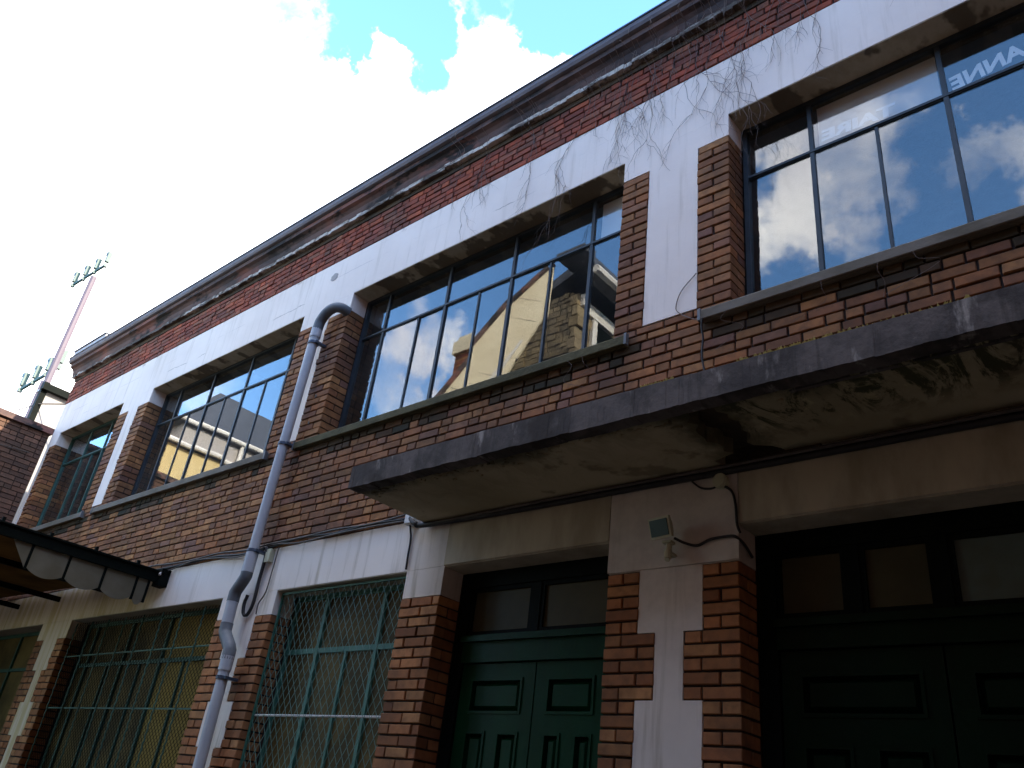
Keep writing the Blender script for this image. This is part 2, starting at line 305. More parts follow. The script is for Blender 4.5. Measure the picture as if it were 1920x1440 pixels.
# ------------------------------------------------------------------ mesh helpers
class MB:
    def __init__(s): s.v = []; s.f = []; s.t = []
    def add(s, vs, fs, tint=0.0):
        o = len(s.v); s.v += [tuple(v) for v in vs]; s.f += [tuple(i+o for i in f) for f in fs]; s.t += [tint]*len(fs)
    def box(s, x0, x1, y0, y1, z0, z1, tint=0.0):
        s.add([(x0, y0, z0), (x1, y0, z0), (x1, y1, z0), (x0, y1, z0), (x0, y0, z1), (x1, y0, z1), (x1, y1, z1), (x0, y1, z1)],
              [(0, 1, 5, 4), (1, 2, 6, 5), (2, 3, 7, 6), (3, 0, 4, 7), (4, 5, 6, 7), (3, 2, 1, 0)], tint)
    def brick(s, x0, x1, y0, y1, z0, z1, tint=0.0, c=.004, jit=None):
        """block with a chamfered front (towards -y)"""
        c = min(c, (x1-x0)*.2, (z1-z0)*.2)
        q = [(x0+c, y0, z0+c), (x1-c, y0, z0+c), (x1-c, y0, z1-c), (x0+c, y0, z1-c),
             (x0, y0+c, z0), (x1, y0+c, z0), (x1, y0+c, z1), (x0, y0+c, z1), (x0, y1, z0), (x1, y1, z0), (x1, y1, z1), (x0, y1, z1)]
        if jit: q = [(a+jit.uniform(-.0025, .0025), b+jit.uniform(-.002, .002) if i < 8 else b, d+jit.uniform(-.002, .002)) for i, (a, b, d) in enumerate(q)]
        s.add(q, [(0, 1, 2, 3), (4, 5, 1, 0), (5, 6, 2, 1), (6, 7, 3, 2), (7, 4, 0, 3), (8, 9, 5, 4), (9, 10, 6, 5), (10, 11, 7, 6), (11, 8, 4, 7), (11, 10, 9, 8)], tint)
    def prism(s, prof, a0, a1, axis='x', tint=0.0):
        """extrude a closed 2-D profile: axis x -> (y,z) profile, y -> (x,z), z -> (x,y)"""
        n = len(prof)
        def P(a, p):
            return (a, p[0], p[1]) if axis == 'x' else (p[0], a, p[1]) if axis == 'y' else (p[0], p[1], a)
        vs = [P(a0, p) for p in prof]+[P(a1, p) for p in prof]
        s.add(vs, [(i, (i+1) % n, n+(i+1) % n, n+i) for i in range(n)]+[tuple(range(n-1, -1, -1)), tuple(range(n, 2*n))], tint)
    def tube(s, pts, r, seg=8, caps=True, r_end=None):
        pts = [Vector(p) for p in pts]; n = len(pts)
        if n < 2: return
        rings = []; ref = None
        for i, p in enumerate(pts):
            d = (pts[min(i+1, n-1)]-pts[max(i-1, 0)])
            if d.length < 1e-9: d = Vector((0, 0, 1))
            d.normalize()
            if ref is None: ref = d.orthogonal().normalized()
            ref = (ref-d*ref.dot(d))
            ref = ref.normalized() if ref.length > 1e-6 else d.orthogonal().normalized()
            b = d.cross(ref); rr = r if r_end is None else r+(r_end-r)*i/(n-1)
            rings.append([p+rr*(math.cos(2*math.pi*k/seg)*ref+math.sin(2*math.pi*k/seg)*b) for k in range(seg)])
        vs = [v for rg in rings for v in rg]; fs = []
        for i in range(n-1):
            for k in range(seg): fs.append((i*seg+k, i*seg+(k+1) % seg, (i+1)*seg+(k+1) % seg, (i+1)*seg+k))
        if caps: fs += [tuple(range(seg-1, -1, -1)), tuple(range((n-1)*seg, n*seg))]
        s.add(vs, fs)
    def bar(s, a, b, w):
        s.tube([a, b], w*.7071, 4)
    def build(s, name, mat, parent=None, smooth=False, origin=None):
        me = bpy.data.meshes.new(name)
        vs = s.v if origin is None else [tuple(Vector(v)-Vector(origin)) for v in s.v]
        me.from_pydata(vs, [], s.f); 
        at = me.attributes.new('tint', 'FLOAT', 'FACE'); at.data.foreach_set('value', s.t)
        me.materials.append(mat)
        bm = bmesh.new(); bm.from_mesh(me); bmesh.ops.recalc_face_normals(bm, faces=bm.faces); bm.to_mesh(me); bm.free()
        if smooth: me.polygons.foreach_set('use_smooth', [True]*len(me.polygons))
        me.update()
        o = bpy.data.objects.new(name, me); COL.objects.link(o)
        if origin is not None: o.location = origin
        if parent is not None:
            o.parent = parent
        return o
def empty(name, loc=(0, 0, 0)):
    o = bpy.data.objects.new(name, None); COL.objects.link(o); o.location = loc; o.empty_display_size = .2; return o
def tag(o, label=None, cat=None, group=None, kind=None):
    for k, v in (('label', label), ('category', cat), ('group', group), ('kind', kind)):
        if v: o[k] = v
    return o
def smooth_path(pts, n=6):
    """Catmull-Rom through the points"""
    P = [Vector(p) for p in pts]; P = [2*P[0]-P[1]]+P+[2*P[-1]-P[-2]]; out = []
    for i in range(1, len(P)-2):
        for k in range(n):
            t_ = k/n; a, b, c, d = P[i-1:i+3]
            out.append(.5*((2*b)+(c-a)*t_+(2*a-5*b+4*c-d)*t_*t_+(3*b-a-3*c+d)*t_**3))
    return out+[P[-2]]
def project(p):
    q = Vector(p)-CAM; d = q.dot(fwd)
    if d <= .05: return None
    return 960+FPX*q.dot(r2)/d, 720-FPX*q.dot(u2)/d
def unproj(x, y, Y):
    d = (x-960)/FPX*r2-(y-720)/FPX*u2+fwd
    return CAM+d*((Y-CAM.y)/d.y)

# ------------------------------------------------------------------ ground
g = MB(); g.add([(-400, -400, 0), (400, -400, 0), (400, 400, 0), (-400, 400, 0)], [(0, 1, 2, 3)])
tag(g.build('ground', M['asphalt']), kind='structure')

# ------------------------------------------------------------------ main building
BX0, BX1 = -14.15, 3.2
UP = [(-13.80, -11.60), (-10.72, -7.24), (-6.37, -2.93), (-2.02, 1.41)]          # upper window openings
LO = [(-13.9, -11.42), (-10.58, -7.26), (-6.38, -4.70), (-4.30, -2.85), (-2.00, 1.0)]   # ground-floor openings
ZS, ZB, ZH, ZT = 4.75, 6.25, 6.46, 7.06
LB, LH, LT = 3.05, 3.26, 3.66
house = empty('brick_building')
tag(house, 'two storey brick workshop with white painted bands and steel windows', 'building')
# masonry core: piers between openings, spandrel, lintels
core = MB(); yc, yd = .012, .34
def piers(openings, z0, z1):
    edges = [BX0]+[e for o in openings for e in (o[0]-.008, o[1]+.008)]+[BX1]
    for i in range(0, len(edges), 2):
        core.box(edges[i], edges[i+1], yc, yd, z0, z1)
piers(LO, 0, LH+.01); core.box(BX0, BX1, yc, yd, LH+.01, ZS-.02); piers(UP, ZS-.02, ZH+.01); core.box(BX0, BX1, yc, yd, ZH+.01, 7.84)
core.build('wall', M['mortar'], house)
inn = MB()
inn.box(BX0, BX1, 5.6, 5.8, 0, 7.84); inn.box(BX0, BX0+.2, yd, 5.6, 0, 7.84); inn.box(BX1-.2, BX1, yd, 5.6, 0, 7.84)
inn.box(BX0+.2, BX1-.2, yd, 5.6, 3.66, 3.9)
for xx in (-11.16, -6.85, -4.5, -2.43): inn.box(xx-.06, xx+.06, yd+.01, 5.6, .01, 3.65)
inn.box(-11.2, -11.1, yd+.01, 5.6, 3.91, 7.6)
inn.build('interior_wall', M['interior'], house)
rf = MB(); rf.box(BX0, BX1, .0, 5.8, 7.845, 7.9); rf.build('roof', M['slate'], house)

# plaster
pl = MB(); pl.box(BX0, BX1, 0, yc, ZH, ZT); pl.build('plaster_band', M['plaster'], house)
for a, b in zip([BX0]+[o[1] for o in UP], [o[0] for o in UP]+[BX1]):
    p = MB(); p.box(a, b, 0, .2, ZB, ZH-.001); p.build('plaster_block', M['plaster'], house)
def strip(x0, x1, z0, z1, y0=0, name='plaster_strip'):
    p = MB(); p.box(x0, x1, y0, yc, z0, z1); return p.build(name, M['plaster'], house)
STR_UP = [(-14.15, -14.03), (-11.31, -11.02), (-7.02, -6.73), (-2.69, -2.27)]
for a, b in STR_UP: strip(a, b, 4.80, ZB)
pl = MB(); pl.box(BX0, BX1, 0, yc, LH, LT); pl.build('plaster_band', M['plaster'], house)
for a, b in zip([BX0]+[o[1] for o in LO], [o[0] for o in LO]+[BX1]):
    p = MB(); p.box(a, b, 0.001, .2, LB, LH-.001); p.build('plaster_block', M['plaster'], house)
NT_ = 5*.072
TEETH = [(-11.42, -10.58, .22, .33), (-7.26, -6.38, .24, .34), (-2.85, -2.00, .22, .335)]   # pillar, narrow and wide brick width
for x0, x1, na, wi in TEETH:
    z1 = LB; k = 0
    while z1 > .02:
        w = (na, wi)[k % 2]; z0 = max(0.0, z1-NT_)
        strip(x0+w, x1-w, z0, z1); z1 = z0; k += 1
for (x0, x1) in UP:
    s = MB(); s.box(x0, x1, .004, .24, ZH-.008, ZH+.009); s.build('lintel_soffit', M['soffit'], house)
for i, (x0, x1) in enumerate(LO):
    s = MB(); s.box(x0, x1, .004, .24, LH-.008, LH+.009); s.build('lintel_soffit', M['olive'], house)
# weathered bare lintel under the balcony
for x0, x1 in ((-4.30, -2.86), (-1.99, 1.2)):
    s = MB(); s.prism([(-.012, LH+.002), (.0, LH-.004), (.0, 3.60), (-.012, 3.60)], x0, x1); s.build('lintel', M['olive'], house)
s = MB(); s.box(-2.855, -1.995, -.010, 0, LB+.005, 3.60); s.build('render_patch', M['plaster'], house)

# ---- bricks
BR = []          # x0,x1,y0,y1,z0,z1,material
def course(x0, x1, z0, z1, mat, style, k, arris=None, ydep=.11):
    """lay one course between x0 and x1"""
    j = .013; x = x0; L, H = .215, .102
    widths = []
    W = x1-x0
    if style == 'pier':
        if W < .29: widths = [W] if k % 2 else [W*.5, W*.5]
        elif W < .38: widths = [W*.66, W*.34] if k % 2 else [W*.34, W*.66]
        else: widths = [W*.62, W*.38] if k % 2 else [W*.28, W*.72*.62, W*.72*.38]
        if W >= .38: widths = [W*.55, W*.45] if k % 2 else [W*.27, W*.55, W*.18]
    else:
        off = 0; first = True
        while off < W-.03:
            w = L+j if R.random() < .56 else H+j
            if first: w *= R.uniform(.4, 1); first = False
            w += R.uniform(-.006, .006)
            if W-off-w < .06: w = W-off
            w = min(w, W-off); widths.append(w); off += w
    x = x0
    for i, w in enumerate(widths):
        y0 = R.uniform(-.010, -.001); a, b = x+j*.5, x+w-j*.5
        yb = ydep
        if i == 0 and arris == 'l' or i == len(widths)-1 and arris == 'r':
            if arris == 'r': b = x+w
            else: a = x
            if w < .16: yb = .2
            else:
                yb = .098
                BR.append((b-.1, b, .108, .2, z0, z1, mat) if arris == 'r' else (a, a+.1, .108, .2, z0, z1, mat))
        if i == 0 and style == 'pier' and arris == 'r': a += R.uniform(-.010, .004)
        if i == len(widths)-1 and style == 'pier' and arris == 'l': b += R.uniform(-.004, .010)
        BR.append((a, b, y0, yb, z0, z1, mat)); x += w
def field(x0, x1, z0, z1, mat, style='field', pitch=.0714, arris=None, ydep=.11):
    n = max(1, round((z1-z0)/pitch)); p = (z1-z0)/n
    for k in range(n):
        course(x0, x1, z0+k*p+.006, z0+(k+1)*p-.0070, mat, style, k, arris, ydep)
field(BX0, BX1, LT+.003, 4.665, 'brick', ydep=.06)                                            # spandrel
field(BX0, BX1, ZT+.003, 7.49, 'brick_red', ydep=.06, pitch=.0715)                            # frieze
for i, (x0, x1) in enumerate(UP):                                                              # brick piers beside the upper windows
    lw = [.23, .30, .36, .25][i]; rw = [.29, .22, .24, .3][i]
    field(x0-lw, x0, ZS+.04, ZB-.002, 'brick', 'pier', arris='r')
    field(x1, x1+rw, ZS+.04, ZB-.002, 'brick', 'pier', arris='l')
for a, b in zip([BX0]+[o[1] for o in UP], [o[0] for o in UP]+[BX1]):                            # course at sill level between the windows
    field(a, b, 4.668, 4.79, 'brick', pitch=.061, ydep=.06)
for x0, x1, na, wi in TEETH:
    z1 = LB; k = 0
    while z1 > .02:
        w = (na, wi)[k % 2]; z0 = max(0.0, z1-NT_)
        field(x0, x0+w, z0, z1, 'brick_low', 'pier', pitch=.072, arris='l'); field(x1-w, x1, z0, z1, 'brick_low', 'pier', pitch=.072, arris='r')
        z1 = z0; k += 1
for x0, x1 in ((-4.70, -4.30), (-14.15, -13.9), (1.0, 1.6)):
    n = int(LB/.072)
    for k in range(n):
        z1 = LB-k*.072
        course(x0, x1, z1-.072+.006, z1-.0070, 'brick_low', 'pier', k, 'r' if x0 < -10 or x1 < 0 else 'l')
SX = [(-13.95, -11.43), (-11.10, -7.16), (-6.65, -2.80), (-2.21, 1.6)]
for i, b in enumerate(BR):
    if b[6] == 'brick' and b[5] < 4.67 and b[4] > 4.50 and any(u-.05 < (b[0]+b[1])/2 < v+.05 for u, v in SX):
        if R.random() < (1.0 if b[4] > 4.58 else .6): BR[i] = b[:6]+('brick_moss_shade',)  # courses under the sills darkened: moss with the sill's shade painted in
def score(b):
    pts = [project((b[0], b[2], b[4])), project((b[1], b[2], b[4])), project((b[1], b[2], b[5])), project((b[0], b[2], b[5]))]
    if any(p is None for p in pts): return 0
    if not all(-5 < p[0] < 1925 and -5 < p[1] < 1445 for p in pts): return 0
    if b[2] > .05: return 0
    if b[5] < 3.95 and b[0] > -4.4 and b[4] > 3.6: return 0
    return abs(sum(pts[i][0]*pts[(i+1) % 4][1]-pts[(i+1) % 4][0]*pts[i][1] for i in range(4)))/2
order = sorted(range(len(BR)), key=lambda i: -score(BR[i]))
single = set(order[:300])
cache = {}
joined = {}
for i, (x0, x1, y0, y1, z0, z1, mt) in enumerate(BR):
    if i in single:
        w, d, h = round((x1-x0)/.006)*.006, round((y1-y0)/.02)*.02, round((z1-z0), 3)
        key = (round(w, 4), round(d, 4), h, mt)
        if key not in cache:
            b = MB(); b.brick(-w/2, w/2, 0, d, -h/2, h/2)
            o = b.build('brick', M[mt], house); cache[key] = o.data
        else:
            o = bpy.data.objects.new('brick', cache[key]); COL.objects.link(o); o.parent = house
        o.location = ((x0+x1)/2, y0, (z0+z1)/2)
        o.rotation_euler = (R.uniform(-.012, .012), R.uniform(-.008, .008), R.uniform(-.010, .010))
    else:
        joined.setdefault(mt, MB()).brick(x0, x1, y0, y1, z0, z1, R.random(), jit=R)
for mt, b in joined.items():
    tag(b.build('brickwork', M[mt], house), kind='stuff')

# ---- cornice and gutter
c = MB(); c.box(BX0-.02, BX1, -.012, .0, 7.49, 7.552); c.build('cornice_bed', M['moss_shadow'], house)  # moss and the shade under the lip painted as one dark strip
c = MB()
N = 220; prev = None
for i in range(N):                                                   # ragged lip, spalled in places
    x0 = BX0-.05+(BX1-BX0+.05)*i/N; x1 = BX0-.05+(BX1-BX0+.05)*(i+1)/N
    dy = R.uniform(-.008, .008); dz = R.uniform(-.006, .010)
    c.box(x0, x1-.0005, -.062+dy, 0, 7.552+dz, 7.602)
c.build('cornice_lip', M['lip'], house)
c = MB(); c.prism([(0, 7.603), (-.058, 7.603), (-.068, 7.63), (-.078, 7.68), (-.105, 7.715), (-.145, 7.735), (-.15, 7.79), (0, 7.79)], BX0-.06, BX1); c.build('cornice', M['cornice'], house)
c = MB(); c.prism([(.02, 7.791), (-.16, 7.791), (-.185, 7.80), (-.20, 7.83), (-.205, 7.875), (-.195, 7.885), (.02, 7.885)], BX0-.08, BX1); c.build('gutter', M['zinc'], house)
c = MB(); c.tube([(BX0-.08, -.205, 7.885), (BX1, -.205, 7.885)], .013, 6); c.build('gutter_bead', M['zinc_edge'], house)
c = MB(); c.box(-14.15, -12.95, -.19, -.02, 7.887, 7.99); c.build('roof_flashing', M['flash'], house)
c = MB(); c.box(-14.16, -12.93, -.21, .0, 7.991, 8.01); c.build('roof_flashing_cap', M['zinc_edge'], house)
p = MB(); p.prism([(-6.83+.07*math.cos(a)*R.uniform(.7, 1.1), 6.846+.055*math.sin(a)*R.uniform(.8, 1.1)) for a in [2*math.pi*k/14 for k in range(14)]], -.006, .004, 'y')
p.build('filler_patch', M['greywall'], house)

# ---- sills
SILLS = [(-13.95, -11.43), (-11.10, -7.16), (-6.65, -2.80), (-2.21, 1.6)]
for i, (x0, x1) in enumerate(SILLS):
    s = MB(); s.prism([(-.055, 4.655), (-.06, 4.66), (-.06, 4.722), (-.052, 4.732), (.26, 4.752), (.26, 4.655), (-.03, 4.655), (-.034, 4.662), (-.042, 4.662), (-.046, 4.655)], x0, x1)
    o = s.build('window_sill', M['sill'] if i in (3, 1, 0) else M['sill_moss'], house)
    for xe in (x0, x1) if i != 3 else (x0,):
        e = MB(); e.box(min(xe, xe+(.02 if xe == x1 else -.02)), max(xe, xe+(.02 if xe == x1 else -.02)), -.064, -.03, 4.65, 4.74)
        e.build('sill_end_clip', M['pvc_dark'], o)
# ---- upper windows
def glazed(name, x0, x1, z0, z1, yf, majors, minors, zt, steel, glass='glass', fr=.035, depth=.05, tilt=.006, lintel_frame=True):
    f = MB(); a, b = x0+.012, x1-.012
    f.box(a, a+fr, yf, yf+depth, z0, z1); f.box(b-fr, b, yf, yf+depth, z0, z1)
    f.box(a+fr, b-fr, yf, yf+depth, z1-fr, z1); f.box(a+fr, b-fr, yf, yf+depth, z0, z0+fr)
    win = f.build(name, steel, house)
    ms_ = [a+fr*.5]+majors+[b-fr*.5]
    for x in majors:
        mbb = MB(); mbb.box(x-.015, x+.015, yf+.006, yf+depth-.004, z0+fr*.5, z1-fr*.5); mbb.build('mullion', steel, win)
    tb = MB(); tb.box(a+fr*.5, b-fr*.5, yf+.012, yf+depth-.008, zt-.019, zt+.019); tb.box(a+fr*.5, b-fr*.5, yf+.002, yf+.012, zt-.010, zt+.010); tb.build('transom_bar', steel, win)
    for x in minors:
        mbb = MB(); mbb.box(x-.010, x+.010, yf+.010, yf+depth-.012, z0+fr*.5, zt-.018); mbb.build('glazing_bar', steel, win)
    def pane(px0, px1, pz0, pz1):
        cx, cz = (px0+px1)/2, (pz0+pz1)/2; w, h = (px1-px0)/2, (pz1-pz0)/2
        p = MB(); p.box(-w, w, -.002, .002, -h, h)
        o = p.build('pane', M[glass], win, origin=(0, 0, 0)); o.location = (cx, yf+.022, cz)
        o.rotation_euler = (R.uniform(-tilt, tilt), 0, R.uniform(-tilt, tilt)); return o
    top = [pane(q0+.015, q1-.015, zt+.018, z1-.03) for q0, q1 in zip(ms_, ms_[1:])]
    lows = sorted(ms_+minors)
    for q0, q1 in zip(lows, lows[1:]): pane(q0+.010, q1-.010, z0+.03, zt-.018)
    return win, top
yw = .2
w3m = [-5.99, -5.09, -4.245, -3.37]
w1, t1 = glazed('window', *UP[0], 4.755, ZH-.008, yw, [-13.05, -12.34], [-12.70], 5.965, M['steel_teal'])
w2, t2 = glazed('window', *UP[1], 4.755, ZH-.008, yw, [-10.28, -9.42, -8.54, -7.66], [-9.84, -8.97, -8.08], 5.965, M['steel'])
w3, t3 = glazed('window', *UP[2], 4.755, ZH-.008, yw, w3m, [-5.46, -4.64, -3.80], 5.965, M['steel'])
w4, t4 = glazed('window', *UP[3], 4.755, ZH-.008, yw, [-1.504, -.648, .22, 1.05], [-1.076, -.215, .64], 5.965, M['steel'])
for w in (w2, w3, w4):                                                            # stout left hand stile, a step behind the brick
    pass
# boards hung behind some transom lights
for win, x0, x1 in ((w4, -1.47, -.68), (w3, -3.33, -2.98)):
    b = MB(); b.box(x0, x1, yw+.075, yw+.085, 5.99, 6.415); b.build('backing_board', M['board'], win)
# lettering stuck inside the glass, so it reads reversed from the street
def lettering(body, x_left, x_right, z_base, size, yy, rot, win):
    cu = bpy.data.curves.new('lettering', 'FONT'); cu.body = body; cu.size = size; cu.extrude = .0015; cu.offset = .006
    o = bpy.data.objects.new('lettering', cu); COL.objects.link(o)
    dg = bpy.context.evaluated_depsgraph_get(); dg.update()
    me = bpy.data.meshes.new_from_object(o.evaluated_get(dg)); bpy.data.objects.remove(o)
    me.name = 'lettering'; me.materials.clear(); me.materials.append(M['letter'])
    xs = [v.co.x for v in me.vertices]; w = max(xs)-min(xs); k = (x_right-x_left)/w
    for v in me.vertices:                                     # seen from inside: x runs the other way
        x, y_, z_ = v.co; v.co = (-(x-min(xs))*k, z_, y_)
    o = bpy.data.objects.new('lettering', me); COL.objects.link(o); o.parent = win
    o.location = (x_right, yy, z_base); o.rotation_euler = (0, rot, 0)
    return o
lettering('TAIRE', -1.44, -.95, 6.02, .13, yw+.030, .05, w4)
lettering('ORANNE', -.61, .02, 6.075, .16, yw+.030, -.115, w4)
# ---- balcony
bal = MB(); zb, zt_, yo = 3.60, 3.765, -.80
rr = random.Random(77); n_ = 200; w1_ = w2_ = 0.0
for k in range(n_):
    xa = -4.55+(BX1+4.55)*k/n_; xb = -4.55+(BX1+4.55)*(k+1)/n_
    w1_ = w1_*.8+rr.gauss(0, .0018); w2_ = w2_*.8+rr.gauss(0, .0012)
    bal.box(xa, xb, yo+w2_*.6, yo+.10, zb+max(-.008, w1_), zt_+w2_)
fo = bal.build('balcony', M['fascia'], house)
top = MB(); top.box(-4.55+.002, BX1, yo+.10, -.012, 3.70, 3.76); top.build('balcony_deck', M['moss_shadow'], fo)  # deck painted dark so the soffit crack reads as unlit depth
def crack_edge(side):
    rr = random.Random(3); out = []
    for k in range(15):
        u = k/14; y = yo+.102+u*(-.014-(yo+.102))
        cx = -1.87-.02*u; w = .045+.05*math.sin(math.pi*min(1, u*1.3))+.02*rr.random()+(.12 if u > .85 else 0)
        j = rr.uniform(-.025, .025)
        out.append((cx+j+side*w, y))
    return out
L_ = crack_edge(-1); R_ = crack_edge(1)
s = MB(); s.prism([(-4.548, yo+.102)]+L_+[(-4.548, -.014)], 3.606, 3.698, 'z'); s.build('balcony_soffit', M['bsoffit'], fo)
s = MB(); s.prism([(BX1, yo+.150)]+[(BX1, -.014)]+R_[::-1]+[(R_[0][0], yo+.150)], 3.630, 3.698, 'z'); s.build('balcony_soffit', M['bsoffit'], fo)
s = MB(); s.box(-1.40, BX1, yo+.150, yo+.172, 3.617, 3.6299); s.build('drip_ridge', M['fascia'], fo)
s = MB(); s.box(-2.2, -1.5, -.030, -.0125, 3.605, 3.70); s.build('gap_shade_block', M['moss_shadow'], fo)  # dark block painted as the shade inside the crack's wall end
# spalled flakes hanging along the outer soffit edge
fl = MB(); rr = random.Random(5)
for k in range(230):
    x = rr.uniform(-4.5, 1.2); y = yo+.105+abs(rr.gauss(0, .05)); r = rr.uniform(.008, .03)
    zf = 3.606 if x < -1.95 else 3.630
    if -1.98 < x < -1.75: continue
    pts = [(x+r*rr.uniform(.5, 1.2)*math.cos(a), y+r*.6*rr.uniform(.5, 1.2)*math.sin(a)) for a in [k2*math.pi/3 for k2 in range(6)]]
    fl.prism(pts, zf-rr.uniform(.003, .014), zf+.001, 'z')
tag(fl.build('spalled_crust', M['bsoffit'], fo), kind='stuff')
# ---- door 1
def door(name, x0, x1, yf, paint, rail_z, fan, leaf_split, pan_rows, glass, dark):
    f = MB(); fw = .11
    f.box(x0+.01, x0+fw, yf-.02, yf+.07, 0, LH-.01); f.box(x1-fw, x1-.01, yf-.02, yf+.07, 0, LH-.01); f.box(x0+fw, x1-fw, yf-.02, yf+.07, LH-.12, LH-.01)
    for xm in fan[1:-1]: f.box(xm-.035, xm+.035, yf-.012, yf+.06, rail_z[1]+.002, LH-.12)
    fr_ = f.build(name, dark, house)
    r = MB(); r.box(x0+fw, x1-fw, yf-.03, yf+.06, rail_z[0], rail_z[1]); r.box(x0+fw, x1-fw, yf-.06, yf-.03, rail_z[1]-.05, rail_z[1]-.015); r.build('transom_rail', paint, fr_)
    for q0, q1 in zip(fan, fan[1:]):
        a, b = q0+(.035 if q0 != fan[0] else 0), q1-(.035 if q1 != fan[-1] else 0)
        bead = MB(); bw = .028
        bead.box(a, a+bw, yf-.005, yf+.03, rail_z[1]+.002, LH-.12); bead.box(b-bw, b, yf-.005, yf+.03, rail_z[1]+.002, LH-.12)
        bead.box(a+bw, b-bw, yf-.005, yf+.03, rail_z[1]+.002, rail_z[1]+.03); bead.box(a+bw, b-bw, yf-.005, yf+.03, LH-.15, LH-.12); bead.build('glazing_bead', dark, fr_)
        p = MB(); p.box(a+bw, b-bw, yf+.012, yf+.018, rail_z[1]+.03, LH-.15); p.build('fanlight_pane', M[glass(q0)], fr_)
    for lx0, lx1 in leaf_split:
        lf = MB(); d0, d1 = yf+.0, yf+.05; zt2 = rail_z[0]-.006
        st = .095
        rows = pan_rows; zs = [zt2]+[z for rw in rows for z in rw[:2]]+[.05]
        lf.box(lx0, lx0+st, d0, d1, .05, zt2); lf.box(lx1-st, lx1, d0, d1, .05, zt2)
        zprev = zt2
        for (zt3, zb3, n) in rows:
            lf.box(lx0+st, lx1-st, d0, d1, zt3, zprev); zprev = zb3
            if n == 2:
                xm = (lx0+lx1)/2; lf.box(xm-.05, xm+.05, d0, d1, zb3, zt3)
        lf.box(lx0+st, lx1-st, d0, d1, .05, zprev)
        lf.build('door_leaf', paint, fr_)
        for (zt3, zb3, n) in rows:
            xm = (lx0+lx1)/2
            spans = [(lx0+st, lx1-st)] if n == 1 else [(lx0+st, xm-.05), (xm+.05, lx1-st)]
            for a, b in spans:
                p = MB(); m = .022; k = .05
                yb_ = d1-.012
                # fielded panel: recessed border, bevelled raised field
                o_ = [(a, d1-.01, zb3), (b, d1-.01, zb3), (b, d1-.01, zt3), (a, d1-.01, zt3)]
                i1 = [(a+m, d1-.012, zb3+m), (b-m, d1-.012, zb3+m), (b-m, d1-.012, zt3-m), (a+m, d1-.012, zt3-m)]
                i2 = [(a+k, d0+.004, zb3+k), (b-k, d0+.004, zb3+k), (b-k, d0+.004, zt3-k), (a+k, d0+.004, zt3-k)]
                p.add(o_+i1+i2, [(0, 1, 5, 4), (1, 2, 6, 5), (2, 3, 7, 6), (3, 0, 4, 7), (4, 5, 9, 8), (5, 6, 10, 9), (6, 7, 11, 10), (7, 4, 8, 11), (8, 9, 10, 11)])
                p.add([(a, d1-.001, zb3), (b, d1-.001, zb3), (b, d1-.001, zt3), (a, d1-.001, zt3)], [(0, 1, 2, 3)])
                # bolection moulding round it
                mo = .018
                for (qa, qb, qc, qd) in ((a, b, zt3-mo, zt3), (a, b, zb3, zb3+mo), (a, a+mo, zb3+mo, zt3-mo), (b-mo, b, zb3+mo, zt3-mo)):
                    p.box(qa, qb, d0-.008, d1-.014, qc, qd)
                p.build('door_panel', paint, fr_)
    return fr_
rows1 = [(2.515, 2.29, 1), (2.185, 1.55, 2), (1.45, .3, 1)]
door('door', -4.30, -2.85, .22, M['doorgreen'], (2.615, 2.80), [-4.19, -3.58, -2.96], [(-4.185, -3.535), (-3.525, -2.965)], rows1, lambda q: 'frost', M['darkframe'])
rows2 = [(2.50, 2.29, 1), (2.165, 1.55, 2), (1.45, .3, 1)]
door('door', -2.00, 1.0, .22, M['doordark'], (2.615, 2.775), [-1.89, -1.475, -1.05, -.5, 0, .45, .89], [(-1.885, -1.10), (-1.09, -.30), (-.29, .40), (.41, .885)], rows2,
     lambda q: 'frost2' if -1.1 < q < -.8 else 'frost', M['darkframe'])
# ---- ground floor windows
def low_window(x0, x1, majors, minors, glassf, st='green_old'):
    yf = .22; z0, z1, zt = .9, LH-.008, 2.77; fr = .045
    f = MB(); f.box(x0+.01, x0+fr, yf, yf+.05, z0, z1); f.box(x1-fr, x1-.01, yf, yf+.05, z0, z1); f.box(x0+fr, x1-fr, yf, yf+.05, z1-fr, z1); f.box(x0+fr, x1-fr, yf, yf+.05, z0, z0+fr)
    win = f.build('window', M[st], house)
    b = MB(); b.box(x0+fr, x1-fr, yf-.006, yf+.04, zt-.02, zt+.02); b.build('transom_bar', M[st], win)
    for x in majors:
        b = MB(); b.box(x-.018, x+.018, yf-.010, yf+.045, z0+fr, z1-fr); b.build('mullion', M[st], win)
    for x in minors:
        b = MB(); b.box(x-.012, x+.012, yf-.004, yf+.04, z0+fr, zt-.02); b.build('glazing_bar', M[st], win)
    e = [x0+fr]+majors+[x1-fr]
    for q0, q1 in zip(e, e[1:]):
        p = MB(); p.box(q0+.008, q1-.008, yf+.018, yf+.024, zt+.01, z1-.03); p.build('pane', M[glassf((q0+q1)/2)], win)
    e = sorted(e+minors)
    for q0, q1 in zip(e, e[1:]):
        p = MB(); p.box(q0+.008, q1-.008, yf+.018, yf+.024, z0+.03, zt-.01); p.build('pane', M[glassf((q0+q1)/2)], win)
    return win
low_window(*LO[2], [-5.91, -5.16], [-5.53], lambda x: 'dirtyglass', 'steel_green')
low_window(*LO[1], [-10.28, -9.40, -8.55], [-9.75, -8.98, -8.07], lambda x: 'dirtyglass_sunlit' if x > -8.7 else 'dirtyglass')
low_window(*LO[0], [-12.6], [], lambda x: 'dirtyglass')
for a, b in (LO[0], LO[1], LO[2]):
    s = MB(); s.box(a+.009, b-.009, .02, yd, 0, .88); s.build('apron_wall', M['brick_low'], house)

